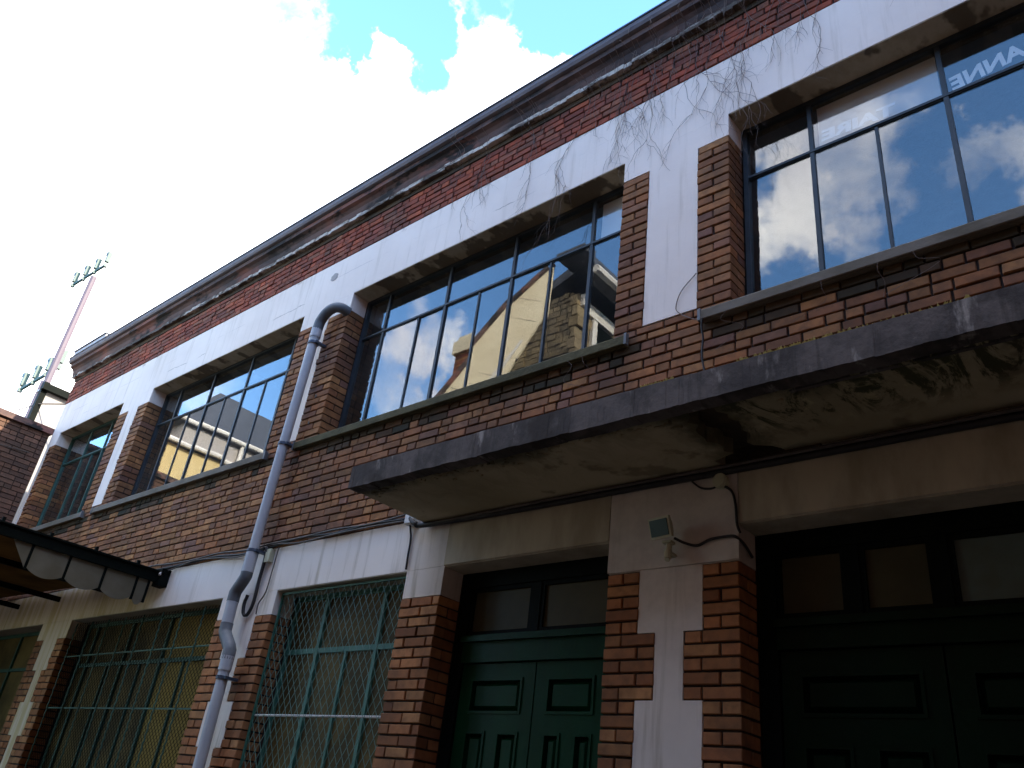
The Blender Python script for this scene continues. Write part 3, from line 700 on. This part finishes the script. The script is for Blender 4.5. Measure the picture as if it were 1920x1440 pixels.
# ------------------------------------------------------------------ grilles
def mesh_grille(x0, x1, y, pitch, rise, r):
    b = MB(); z0, z1 = .95, LH-.03
    n = int((x1-x0+(z1-z0)*pitch/rise)/pitch)+1; sl_ = pitch/rise
    for sgn in (1, -1):
        for k in range(n+1):
            # x = xs + sgn*sl*(z1-z)
            xs = (x0+k*pitch) if sgn < 0 else (x1-k*pitch)
            pts = []
            za, zb_ = z1, z0
            xa = xs; xb = xs+sgn*sl_*(z1-z0)
            # clip to [x0,x1]
            def clip(xa, za, xb, zb_):
                for lim, up_ in ((x0, False), (x1, True)):
                    fa = (xa > lim) if up_ else (xa < lim); fb = (xb > lim) if up_ else (xb < lim)
                    if fa and fb: return None
                    if fa or fb:
                        t_ = (lim-xa)/(xb-xa); xm, zm = lim, za+t_*(zb_-za)
                        if fa: xa, za = xm, zm
                        else: xb, zb_ = xm, zm
                return xa, za, xb, zb_
            q = clip(xa, za, xb, zb_)
            if q is None: continue
            yy = y+sgn*r
            b.tube([(q[0], yy, q[1]), (q[2], yy, q[3])], r, 4, False)
    return b
gr = empty('window_grille', (-5.54, .06, .95)); off = Vector((5.54, -.06, -.95))
tag(gr, 'green diamond wire guard over the lower window beside the grey downpipe', 'grille')
def shift(mb):
    mb.v = [tuple(Vector(v)+off) for v in mb.v]; return mb
tag(shift(mesh_grille(-6.35, -4.73, .055, .078, .125, .0022)).build('wire_mesh', M['wire'], gr), kind='stuff')
b = MB()
b.bar((-6.36, .06, .95), (-6.36, .06, 3.24), .018); b.bar((-4.72, .06, .95), (-4.72, .06, 3.24), .018); b.bar((-6.36, .06, 3.235), (-4.72, .06, 3.235), .018)
shift(b).build('frame', M['steel_green'], gr)
b = MB(); b.tube([(-6.35, .072, 2.237), (-4.73, .072, 2.237)], .009, 6); shift(b).build('cross_bar', M['whitebox'], gr)
gr2 = empty('window_grille', (-8.92, .06, .95)); off = Vector((8.92, -.06, -.95))
tag(gr2, 'green guard of twisted bars and fine wire mesh over wide lower window left of downpipe', 'grille')
tag(shift(mesh_grille(-10.55, -7.29, .09, .06, .055, .0022)).build('wire_mesh', M['darkframe'], gr2), kind='stuff')
for x in [-10.5+.41*k for k in range(9)]:
    b = MB(); n = 110
    b.tube([(x+.0035*math.cos(k*1.5), .05+.0035*math.sin(k*1.5), .95+2.27*k/n) for k in range(n+1)], .0075, 5)
    shift(b).build('twisted_bar', M['green_old'], gr2)
for z in (2.28, 1.55, 2.84):
    b = MB(); b.bar((-10.56, .065, z), (-7.28, .065, z), .014); shift(b).build('cross_bar', M['green_old'], gr2)

# ------------------------------------------------------------------ downpipe
dp_ = empty('downpipe', (-6.68, -.11, 0)); off = Vector((6.68, .11, 0))
tag(dp_, 'grey plastic rainwater downpipe with elbows running down the white pillar', 'downpipe')
yp = -.115; r = .048
def dpart(name, pts, rad, mat, seg=16):
    b = MB(); b.tube(pts, rad, seg, False); return shift(b).build(name, mat, dp_, smooth=False)
def rounded(o):
    for p in o.data.polygons: p.use_smooth = len(p.vertices) == 4
    return o
PX = -6.70
rounded(dpart('outlet_elbow', smooth_path([(-6.40, .02, 6.225), (-6.42, -.06, 6.24), (-6.50, -.10, 6.25), (-6.60, yp, 6.215), (PX+.02, yp, 6.13), (PX, yp, 6.02)], 5), .055, M['pvc_dark']))
rounded(dpart('pipe_socket', [(PX, yp, 6.03), (PX, yp, 5.93)], .056, M['pvc']))
rounded(dpart('pipe', [(PX, yp, 5.98), (PX-.04, yp, 4.72)], r, M['pvc']))
rounded(dpart('pipe', [(PX-.04, yp, 4.75), (PX-.06, yp, 3.55)], r, M['pvc']))
rounded(dpart('pipe_socket', [(PX-.06, yp, 3.60), (PX-.06, yp, 3.42)], .056, M['pvc']))
rounded(dpart('offset_elbow', [(PX-.06, yp, 3.46), (PX-.06, yp, 3.385), (PX-.08, yp, 3.355), (-6.845, yp, 3.275), (-6.867, yp, 3.245), (-6.868, yp, 3.16)], .055, M['pvc_dark']))
rounded(dpart('pipe', [(-6.868, yp, 3.19), (-6.858, yp, 2.93)], .052, M['pvc']))
rounded(dpart('offset_elbow', [(-6.858, yp, 2.97), (-6.856, yp, 2.90), (-6.83, yp, 2.865), (-6.72, yp, 2.765), (-6.692, yp, 2.73), (-6.69, yp, 2.65)], .056, M['pvc_dark']))
rounded(dpart('pipe_socket', [(-6.69, yp, 2.68), (-6.69, yp, 2.56)], .056, M['pvc']))
rounded(dpart('pipe', [(-6.69, yp, 2.6), (-6.66, yp, .05)], r, M['pvc']))
for x, z in ((PX, 5.86), (PX-.04, 4.70), (PX-.06, 3.62), (-6.69, 2.50), (-6.675, 1.2)):
    b = MB(); b.tube([(x, yp, z-.014), (x, yp, z+.014)], .058, 12); b.box(x+.03, x+.075, yp-.02, .0, z-.012, z+.012); shift(b).build('pipe_clip', M['zinc_edge'], dp_)
for z in (5.72, 5.25, 4.95):
    b = MB(); b.prism([(-6.57+.012*math.cos(a), z+.02*math.sin(a)) for a in [k*math.pi/4 for k in range(8)]], -.01, .0, 'y'); shift(b).build('old_fixing', M['cable_grey'], dp_)

# ------------------------------------------------------------------ cables and fittings
def cable(name, pts, rad, mat, label, n=8, seg=6):
    b = MB(); P_ = smooth_path(pts, n); b.tube(P_, rad, seg); o = b.build(name, mat, None, True, origin=pts[0]); tag(o, label, 'cable'); return o
rr = random.Random(9)
for k, (dz, mt, rad, lb) in enumerate([(.0, 'black', .012, 'thick black cable along the top of the lower white band'), (.028, 'cable_grey', .009, 'thin brown grey cable sagging just above the thick black one'), (-.022, 'cable_grey', .007, 'thinnest grey cable lying on the edge of the lower white band')]):
    pts = [(-10.3+i*.46, -.018-.012*rr.random()-.006*k, 3.69+dz+rr.uniform(-.022, .018)-(.02 if i % 3 == 1 else 0)) for i in range(13)]
    cable('wall_cable', pts, rad, M[mt], lb)
cable('wall_cable', [(-6.71, -.03, 3.67), (-6.67, -.035, 3.66), (-6.655, -.035, 3.55), (-6.66, -.035, 3.35), (-6.665, -.03, 3.16), (-6.71, -.03, 3.06), (-6.78, -.03, 3.07), (-6.81, -.03, 3.16), (-6.79, -.03, 3.24)], .016, M['black'], 'black hose looping down behind the elbow of the grey downpipe')
cable('wall_cable', [(-6.50, -.02, 3.66), (-6.51, -.02, 3.45), (-6.53, -.018, 3.25), (-6.60, -.016, 3.15), (-6.60, -.014, 3.06)], .006, M['cable_grey'], 'thin dark wire crossing the white pillar below the small cream box')
cable('wall_cable', [(-4.73, -.03, 3.62), (-4.715, -.012, 3.52), (-4.71, -.012, 3.38), (-4.705, -.012, 3.27)], .008, M['black'], 'short black wire dropping from the white junction box to the wire guard')
cable('wall_cable', [(-4.70, -.06, 3.66), (-4.62, -.07, 3.60), (-4.5, -.05, 3.585), (-3.6, -.03, 3.575), (-2.6, -.032, 3.572), (-1.9, -.03, 3.57), (-.9, -.034, 3.57), (.5, -.03, 3.57), (1.6, -.03, 3.57)], .022, M['black'], 'thick black conduit running under the balcony slab')
cable('wall_cable', [(-4.55, -.055, 3.585), (-3.4, -.062, 3.59), (-2.2, -.06, 3.588), (-1.0, -.062, 3.59), (1.0, -.06, 3.59)], .011, M['cable_grey'], 'grey cable in the angle between balcony underside and wall')
cable('wall_cable', [(-2.10, -.03, 3.50), (-2.03, -.02, 3.45), (-2.005, -.02, 3.36), (-1.998, -.02, 3.25), (-1.99, .0, 3.20)], .008, M['black'], 'black wire dropping from the round junction box at the dark door corner')
cable('wall_cable', [(-2.28, -.02, 3.55), (-2.22, -.02, 3.50), (-2.15, -.02, 3.485), (-2.09, -.03, 3.50)], .006, M['black'], 'slack black wire below the round junction box under the balcony')
cable('wall_cable', [(-2.345, -.10, 3.185), (-2.30, -.05, 3.165), (-2.24, -.02, 3.155), (-2.16, -.02, 3.18), (-2.05, -.02, 3.185), (-2.005, -.02, 3.175), (-1.985, .03, 3.15), (-1.98, .12, 3.10)], .0085, M['black'], 'black lead from the wall floodlight round the door reveal')
cable('wall_cable', [(-2.195, -.062, 4.66), (-2.205, -.05, 4.60), (-2.205, -.03, 4.52), (-2.215, -.025, 4.40), (-2.19, -.02, 4.22)], .007, M['black'], 'black wire hanging from the left end of the right window sill')
bx = MB(); bx.box(-.03, .03, 0, .05, -.06, .06); bx.box(-.034, .034, -.006, 0, -.064, .03)
o = bx.build('junction_box', M['cream'], None); o.location = (-6.60, -.05, 3.585); tag(o, 'small cream box beside the downpipe above the black hose', 'box')
bx = MB(); bx.box(-.055, .055, 0, .07, -.04, .04); bx.box(-.05, .05, -.006, 0, -.035, .035)
o = bx.build('junction_box', M['whitebox'], None); o.location = (-4.70, -.07, 3.655); tag(o, 'white junction box at the left end of the balcony where cables meet', 'box')
bx = MB(); bx.tube([(0, 0, 0), (0, -.045, 0)], .045, 14); bx.tube([(0, -.045, 0), (0, -.052, 0)], .038, 14)
o = bx.build('junction_box', M['cream'], None); o.location = (-2.09, .0, 3.515); tag(o, 'round cream junction box on the wall under the balcony crack', 'box')

# wall floodlight
fl_ = empty('wall_floodlight', (-2.41, 0, 3.16)); tag(fl_, 'small square floodlight tilted down on the pillar between the two doors', 'floodlight')
def local(mb, name, mat, par, loc, rot=(0, 0, 0)):
    o = mb.build(name, mat, par); o.location = loc; o.rotation_euler = rot; return o
hr = (math.radians(18), 0, math.radians(-8))
h = MB(); h.prism([(-.075, -.06), (.075, -.06), (.075, .06), (-.075, .06)], -.02, .0, 'y')
h.add([(-.07, 0, -.055), (.07, 0, -.055), (.07, 0, .055), (-.07, 0, .055), (-.04, .055, -.03), (.04, .055, -.03), (.04, .055, .03), (-.04, .055, .03)], [(0, 1, 5, 4), (1, 2, 6, 5), (2, 3, 7, 6), (3, 0, 4, 7), (4, 5, 6, 7)])
local(h, 'housing', M['cream'], fl_, (0, -.13, .085), hr)
h = MB(); h.box(-.062, .062, -.027, -.021, -.047, .047); local(h, 'lens', M['rack'], fl_, (0, -.13, .085), hr)
h = MB(); h.box(-.015, .015, -.1, 0, -.045, -.03); h.tube([(0, -.07, -.04), (0, -.07, .02)], .018, 10); h.box(-.028, .028, -.10, -.05, .015, .03); local(h, 'bracket', M['cream'], fl_, (.015, 0, -.01))
h = MB(); h.tube([(0, 0, 0), (0, 0, -.05)], .022, 10); h.tube([(0, 0, -.05), (0, -.01, -.065)], .016, 10); local(h, 'sensor', M['cream'], fl_, (.02, -.085, -.03))

# ------------------------------------------------------------------ creepers
def creeper(cx, label, n, zr, spread, seed):
    rr = random.Random(seed); b = MB()
    def wall_y(z):
        return -.008-.012*rr.random() if z < 7.48 else -.075-.01*rr.random() if z < 7.70 else -.215 if z < 7.9 else -.20
    def grow(p, ang, L, rad, depth):
        pts = [p]; q = p.copy(); a = ang
        for k in range(max(3, int(L/.05))):
            a += rr.uniform(-.34, .34)-a*.22
            q = q+Vector((math.sin(a), 0, -math.cos(a)))*.05; q.y = wall_y(q.z); pts.append(q.copy())
            if depth < 3 and rr.random() < .24:
                grow(q.copy(), a+rr.choice((-1, 1))*rr.uniform(.35, .9), L*rr.uniform(.2, .45), rad*.65, depth+1)
        b.tube(pts, rad, 4, False, rad*.4)
    for k in range(n):
        x = cx+rr.gauss(0, spread); long = rr.random() < .55
        L = rr.uniform(*zr) if long else rr.uniform(.2, .45)
        grow(Vector((x, -.2, rr.uniform(7.55, 7.86))), rr.uniform(-.5, .5), L, .0028 if long else .0022, 0 if long else 1)
    o = b.build('creeper', M['vine'], None, origin=(cx, 0, 7.5)); tag(o, label, 'creeper', kind='thing'); return o
creeper(-3.60, 'bare creeper hanging over the white band above the middle window', 10, (.7, 1.2), .42, 1)
creeper(-4.75, 'few sparse dry strands furthest left on the white band above the middle window', 4, (.6, .95), .35, 8)
creeper(-2.55, 'densest dry creeper reaching down the white pillar beside the right window', 22, (.8, 1.6), .45, 12)
creeper(-1.55, 'dry creeper strands above the left part of the right window', 14, (.7, 1.15), .36, 4)
creeper(-.75, 'dead creeper strands at the upper right corner of the wall', 10, (.6, 1.1), .3, 5)
b = MB(); b.tube(smooth_path([(-2.27, -.01, 5.08), (-2.38, -.014, 4.97), (-2.42, -.014, 4.85), (-2.38, -.02, 4.78), (-2.28, -.03, 4.70), (-2.18, -.035, 4.64)], 6), .0035, 4)
tag(b.build('creeper', M['vine'], None), 'single curved dry stem at the foot of the white pillar', 'creeper')
b = MB(); rr = random.Random(21)
for k in range(7):
    x = rr.uniform(-3.6, -.9)
    if -2.8 < x < -2.25: continue
    b.tube(smooth_path([(x, -.063, 4.66), (x+rr.uniform(-.05, .05), -.06, 4.60), (x+rr.uniform(-.16, .16), -.03, 4.5+rr.uniform(0, .1)), (x+rr.uniform(-.2, .2), -.012, 4.47+rr.uniform(-.05, .08))], 4), .0014, 4, False)
tag(b.build('dry_tendrils', M['vine'], None), 'dry tendrils caught under the two right window sills', 'creeper', kind='stuff')
# dry moss along the balcony top edge, sunlit gold painted into its colour
b = MB()
for k in range(420):
    x = rr.choice((rr.uniform(-1.6, -.55), rr.uniform(-2.15, -1.95), rr.uniform(-1.5, -1.0))); y = -.80+abs(rr.gauss(0, .02))
    h_ = rr.uniform(.006, .02); w_ = rr.uniform(.004, .010)
    b.add([(x-w_, y, 3.764), (x+w_, y, 3.764), (x, y+w_, 3.764), (x+rr.uniform(-.008, .008), y-.004, 3.764+h_)], [(0, 1, 3), (1, 2, 3), (2, 0, 3)])
tag(b.build('sunlit_dry_moss', M['straw'], None), 'dry moss along the balcony edge, sun glint put into its colour', 'moss', kind='stuff')

# ------------------------------------------------------------------ canopy at the left
ca = empty('canopy', (-8.55, 0, 3.6)); off = Vector((8.55, 0, -3.6))
tag(ca, 'dark side canopy with scalloped translucent panels hanging above the lower left window', 'canopy')
CXm = -8.55
b = MB(); b.box(CXm-.02, CXm+.03, -2.3, -.02, 3.50, 3.60); b.box(CXm-.03, CXm+.05, -2.3, -.02, 3.60, 3.618); shift(b).build('edge_beam', M['darkframe'], ca)
b = MB(); b.box(CXm-.05, CXm+.09, -.10, -.0, 3.46, 3.64); shift(b).build('wall_plate', M['darkframe'], ca)
b = MB(); b.tube([(CXm+.05, -.09, 3.58), (CXm+.09, -.09, 3.58)], .022, 10); shift(b).build('bolt', M['whitebox'], ca)
ys = [-1.55, -1.35, -.99, -.63, -.29, -.16]
for i, (a, bb) in enumerate(zip(ys, ys[1:])):
    n = 10; sag = .20 if i not in (0,) else .2; pr = [(a+.012, 3.50)]
    for k in range(n+1):
        u = k/n; y = a+.012+(bb-a-.024)*u
        if i == 0: zz = 3.50-.22*u
        else: zz = 3.50-.215-.055*math.sin(math.pi*u)**.8
        pr.append((y, zz))
    pr.append((bb-.012, 3.50))
    b = MB(); b.prism(pr, CXm-.002, CXm+.002); shift(b).build('scalloped_panel', M['translucent'], ca)
    b = MB(); b.box(CXm-.012, CXm+.012, bb-.012, bb+.012, 3.27, 3.50); shift(b).build('strap', M['darkframe'], ca)
for k in range(4):
    y = -.35-.45*k; b = MB(); b.box(CXm-.01, CXm+.02, y, y+.03, 3.618, 3.66); shift(b).build('clip', M['darkframe'], ca)
b = MB(); b.add([(CXm-.03, -.03, 3.60), (CXm-.03, -2.3, 3.56), (-13.9, -2.3, 3.60), (-13.9, -.03, 3.74), (CXm-.03, -.03, 3.618), (CXm-.03, -2.3, 3.578), (-13.9, -2.3, 3.618), (-13.9, -.03, 3.758)],
               [(0, 1, 2, 3), (7, 6, 5, 4), (0, 4, 5, 1), (1, 5, 6, 2), (2, 6, 7, 3), (3, 7, 4, 0)]); shift(b).build('canopy_sheet', M['amber'], ca)
for x in (-9.8, -11.1, -12.4, -13.7):
    b = MB(); b.box(x-.02, x+.02, -2.28, -.03, 3.50, 3.56); shift(b).build('rafter', M['darkframe'], ca)
b = MB(); b.box(-13.9, CXm-.03, -2.34, -2.30, 3.50, 3.64); shift(b).build('front_rail', M['darkframe'], ca)

# ------------------------------------------------------------------ neighbours at the far left
nb = empty('neighbour_brick_house', (-14.3, -2, 0)); off = Vector((14.3, 2, 0))
tag(nb, 'dark old brick house end standing forward at the left edge of the street', 'building')
XL = -14.2
b = MB(); b.box(-20, XL-.02, -4.2, -.02, 0, 6.50); shift(b).build('wall', M['mortar'], nb)
b = MB(); rr = random.Random(31); n = 0; rows = int((6.50-3.2)/.075)
big_list = []
for k in range(rows):
    z0 = 6.50-(k+1)*.075; y = -2.4-(.11 if k % 2 else 0)
    while y < -.05:
        w = .215 if rr.random() < .7 else .10
        big_list.append((y, min(-.03, y+w), z0+.005, z0+.068)); y += w+.013
for i, (y0, y1, z0, z1) in enumerate(big_list):
    xx = XL+rr.uniform(-.004, .006)
    b.box(XL-.02, xx, y0, y1, z0, z1, rr.random())
tag(shift(b).build('brickwork', M['old_wall'], nb), kind='stuff')
b = MB(); b.box(-20, XL+.06, -4.26, .0, 6.50, 6.60); shift(b).build('coping', M['cornice'], nb)
b = MB(); b.tube([(XL+.02, -.9, 6.3), (XL+.02, -.62, 5.6), (XL+.02, -.6, 4.4)], .008, 5); b.tube([(XL+.02, -.78, 6.05), (XL+.02, -.2, 6.1)], .006, 5); shift(b).build('wire', M['cable_grey'], nb)
wt_ = empty('white_stack', (-17.7, 1.8, 0)); off = Vector((17.7, -1.8, 0))
tag(wt_, 'pale rendered stack rising behind the brick house end at the far left', 'building')
b = MB(); b.box(-18.0, -17.4, .5, 4.5, 0, 8.55); shift(b).build('wall', M['stonewash'], wt_)
b = MB(); b.box(-18.02, -17.38, .47, 4.52, 8.555, 8.60); shift(b).build('coping', M['flash'], wt_)
b = MB(); b.box(-17.50, -17.36, .38, .495, 0, 8.60); shift(b).build('corner_pipe', M['darkframe'], wt_)
b = MB(); b.box(-17.37, -17.25, .36, 4.5, 8.40, 8.54); shift(b).build('gutter', M['darkframe'], wt_)
b = MB(); b.tube([(-18.6, .42, 8.25), (-17.36, .44, 8.10), (-15.8, 1.2, 8.05)], .014, 5); shift(b).build('wire', M['cable_grey'], wt_)

# ------------------------------------------------------------------ stadium floodlights
def mast_at(px_top, px_low, Y, nheads, rackpx, label, s):
    top_ = unproj(*px_top, Y); low = unproj(*px_low, Y)
    base = Vector((top_.x, top_.y, 0)); H = top_.z
    e = empty('floodlight_mast', base); tag(e, label, 'floodlight mast', 'stadium floodlights behind the roofs')
    b = MB(); b.tube([(0, 0, 0), (0, 0, H)], .30*s, 10, True, .23*s); b.build('pole', M['mast'], e)
    # rack faces across the street direction, tilted
    b = MB(); b.bar((-2.2*s, -.6*s, H-.3*s), (.75*s, .2*s, H+1.0*s), .16*s); b.build('rack_arm', M['rack'], e)
    for k in range(nheads):
        u = k/(nheads-1); x, y, z = -2.2*s+2.95*s*u, -.6*s+.8*s*u, H-.3*s+1.3*s*u
        b = MB(); b.box(x-.15*s, x+.15*s, y-.15*s, y+.15*s, z+.30*s, z+1.15*s); b.box(x-.36*s, x+.10*s, y-.17*s, y+.17*s, z+1.0*s, z+1.25*s)
        b.bar((x, y, z), (x, y, z+.3*s), .09*s); b.box(x-.13*s, x+.13*s, y-.13*s, y+.13*s, z-.16*s, z+.1*s)
        b.build('lamp_head', M['rack'], e)
    return e
mast_at((176, 520), (100, 700), 11.7, 4, None, 'tall pinkish stadium mast with four lamps against the white sky', 1.0)
mast_at((84, 716), (70, 780), 14.0, 4, None, 'lower stadium lamp rack showing just over the pale stack', 1.3)

# ------------------------------------------------------------------ across the street (seen in the window glass, bar the workshop)
def rl(x, y, Yv): # point in the glass -> place across the street
    p = unproj(x, y, Yv); return Vector((p.x, 2*.222-p.y, p.z))
sh = empty('stone_gable_house', (-11, -10, 0)); off = Vector((11, 10, 0))
tag(sh, 'rubble stone house across the street mirrored in the middle window', 'building')
b = MB(); b.box(-10.7, -8.85, -13, -6.25, 0, 11.45); shift(b).build('wall', M['stonemortar'], sh)
b = MB(); rr = random.Random(41)
z = 7.5
while z < 11.4:
    h_ = rr.uniform(.09, .16); x = -10.7
    while x < -9.05:
        w = rr.uniform(.12, .30); b.brick(x+.012, min(x+w-.012, -9.0), -6.25+rr.uniform(.01, .05), -6.27, z+.012, z+h_-.012, rr.random(), .0); x += w
    z += h_
b.v = [(x_, y_, z_) for x_, y_, z_ in b.v]
tag(shift(b).build('rubble', M['stone'], sh), kind='stuff')
z = 7.5; k = 0
while z < 11.2:
    w = (.16, .10)[k % 2]; d_ = (.5, .7)[k % 2]; b = MB(); b.box(-8.85-w, -8.78-.03*(k % 3), -6.25-d_, -6.19, z+.02, z+.24); shift(b).build('quoin', M['stone'], sh); z += .26; k += 1
b = MB(); b.box(-8.86, -8.79, -12, -7.0, 8.2, 11.1); shift(b).build('shaded_opening', M['darkframe'], sh)  # dark panel painted as the shaded door opening
b = MB(); b.box(-8.84, -8.76, -7.0, -6.85, 7.5, 11.15); b.box(-8.84, -8.74, -7.6, -6.3, 11.15, 11.42); shift(b).build('door_surround', M['whitegutter'], sh)
b = MB(); b.prism([(-10.6, 11.45), (-8.45, 12.3), (-8.2, 11.75), (-8.2, 11.62), (-8.5, 11.62), (-8.7, 11.95), (-10.6, 11.25)], -13.5, -6.1, 'y'); shift(b).build('roof', M['slate'], sh)
b = MB(); b.tube([(-8.15, -13.5, 11.68), (-8.15, -6.0, 11.68)], .09, 8); shift(b).build('gutter', M['whitegutter'], sh)
b = MB(); b.box(-8.95, -8.25, -6.09, -5.55, 11.9, 12.2); shift(b).build('eave_shade_block', M['slate'], sh)  # block added at the roof corner to shade the boarded panel
# broad cream boarded panel under the rake, turned to the sun
pts = [(815, 748), (870, 682), (962, 572), (1036, 503), (1022, 600), (965, 690), (930, 752), (895, 770)]
def plan(px): return 5.2+(px-815)/221*.9
q = [rl(x, y, plan(x)) for x, y in pts]
b = MB(); n = len(q); nrm = (q[3]-q[0]).cross(q[5]-q[0]).normalized()*.06
b.add(q+[v+nrm for v in q], [tuple(range(n)), tuple(range(2*n-1, n-1, -1))]+[(i, (i+1) % n, n+(i+1) % n, n+i) for i in range(n)])
shift(b).build('boarded_panel', M['clad'], sh)
b = MB(); b.tube([q[0]+Vector((0, .05, 0)), q[1]+Vector((0, .05, 0)), q[2]+Vector((0, .05, 0)), q[3]+Vector((0, .05, 0))], .07, 6); shift(b).build('barge_board', M['cornice'], sh)
for fa, fb in (((838, 726), (925, 752)), ((862, 694), (952, 712)), ((890, 660), (975, 674)), ((915, 628), (990, 640)), ((945, 594), (1010, 604)), ((975, 560), (1020, 566))):
    b = MB(); b.bar(rl(*fa, plan(fa[0])-.03), rl(*fb, plan(fb[0])-.03), .045); shift(b).build('board_joint', M['cornice'], sh)
b = MB(); b.bar(rl(888, 772, 5.5), rl(985, 640, 5.9), .14); shift(b).build('lower_trim', M['whitegutter'], sh)
ch = empty('chimney', (-12.5, -6.6, 0)); off = Vector((12.5, 6.6, 0))
tag(ch, 'orange brick chimney across the street mirrored left of the stone gable', 'chimney')
for k in range(34):
    b = MB(); zz = 9.0+k*.075
    if zz > 11.3: break
    b.box(-12.62, -12.12, -7.0, -6.45, zz+.006, zz+.068, R.random()); 
    shift(b).build('brick_course', M['brick_red'] if k % 2 else M['brick_low'], ch)
b = MB(); b.box(-12.6, -12.14, -6.98, -6.47, 7.0, 11.3); shift(b).build('core', M['stonemortar'], ch)
b = MB(); b.box(-12.69, -12.05, -7.07, -6.38, 11.31, 11.65); b.box(-12.62, -12.12, -7.0, -6.45, 11.65, 11.8); shift(b).build('cap', M['clad'], ch)
b = MB(); b.box(-12.95, -12.05, -7.0, -6.35, 0, 7.0); shift(b).build('base', M['stonemortar'], ch)
# yellow house further along
yh = empty('ochre_house', (-22, -7, 0)); off = Vector((22, 7, 0))
tag(yh, 'ochre house with white gutters and slate hip roof mirrored in the left window', 'building')
b = MB(); b.box(-24, -20.0, -9, -3.6, 0, 9.5); shift(b).build('wall', M['yellowwall'], yh)
b = MB(); b.box(-24.5, -20.9, -10, -4.6, 9.51, 10.55); shift(b).build('upper_wall', M['greywall'], yh)
b = MB(); b.tube([(-19.85, -9.2, 9.62), (-19.85, -3.4, 9.56)], .07, 8); shift(b).build('gutter', M['whitegutter'], yh)
b = MB(); b.tube([(-20.75, -10.2, 10.72), (-20.75, -4.2, 10.62)], .07, 8); shift(b).build('gutter', M['whitegutter'], yh)
b = MB(); b.tube([(-20.8, -6.4, 10.65), (-20.82, -6.4, 9.6)], .06, 8); b.tube([(-19.93, -6.0, 9.55), (-19.93, -6.0, 0.1)], .06, 8); shift(b).build('rain_pipe', M['whitegutter'], yh)
b = MB(); b.add([(-20.75, -4.3, 10.56), (-20.75, -10.2, 10.56), (-25, -10.2, 10.56), (-25, -4.3, 10.56), (-23.2, -6.3, 12.9), (-23.2, -8.6, 12.9)], [(0, 1, 5, 4), (1, 2, 5), (2, 3, 4, 5), (3, 0, 4), (3, 2, 1, 0)]); shift(b).build('roof', M['slate'], yh)
b = MB(); b.add([(-19.86, -3.4, 9.55), (-19.86, -9.2, 9.55), (-20.9, -9.2, 9.8), (-20.9, -3.4, 9.8)], [(0, 1, 2, 3), (3, 2, 1, 0)]); shift(b).build('lean_to_roof', M['slate'], yh)
st = empty('opposite_workshop', (-1, -8, 0)); off = Vector((1, 8, 0))  # unseen building, added and sized to darken the lower facade
tag(st, 'unseen brick workshop across the street, built up to shade the lower wall', 'building')
b = MB(); b.box(-7.9, 4.19, -12, -6.4, 0, 8.5); shift(b).build('wall', M['old_wall'], st)
b = MB(); b.box(4.2, 12, -12, 4, 0, 14); shift(b).build('shade_wing', M['old_wall'], st)  # unseen wing added and raised to keep sun and sky light out
b = MB(); b.prism([(-12.2, 8.6), (-6.2, 8.51), (-6.2, 8.65), (-9.3, 9.6), (-12.2, 8.75)], -7.95, 4.18); shift(b).build('roof', M['slate'], st)
for x in (-6.5, -3.5, 0.5):
    for z in (1.0, 4.8):
        b = MB(); b.box(x, x+1.4, -6.42, -6.36, z, z+1.6); shift(b).build('window', M['darkframe'], st)
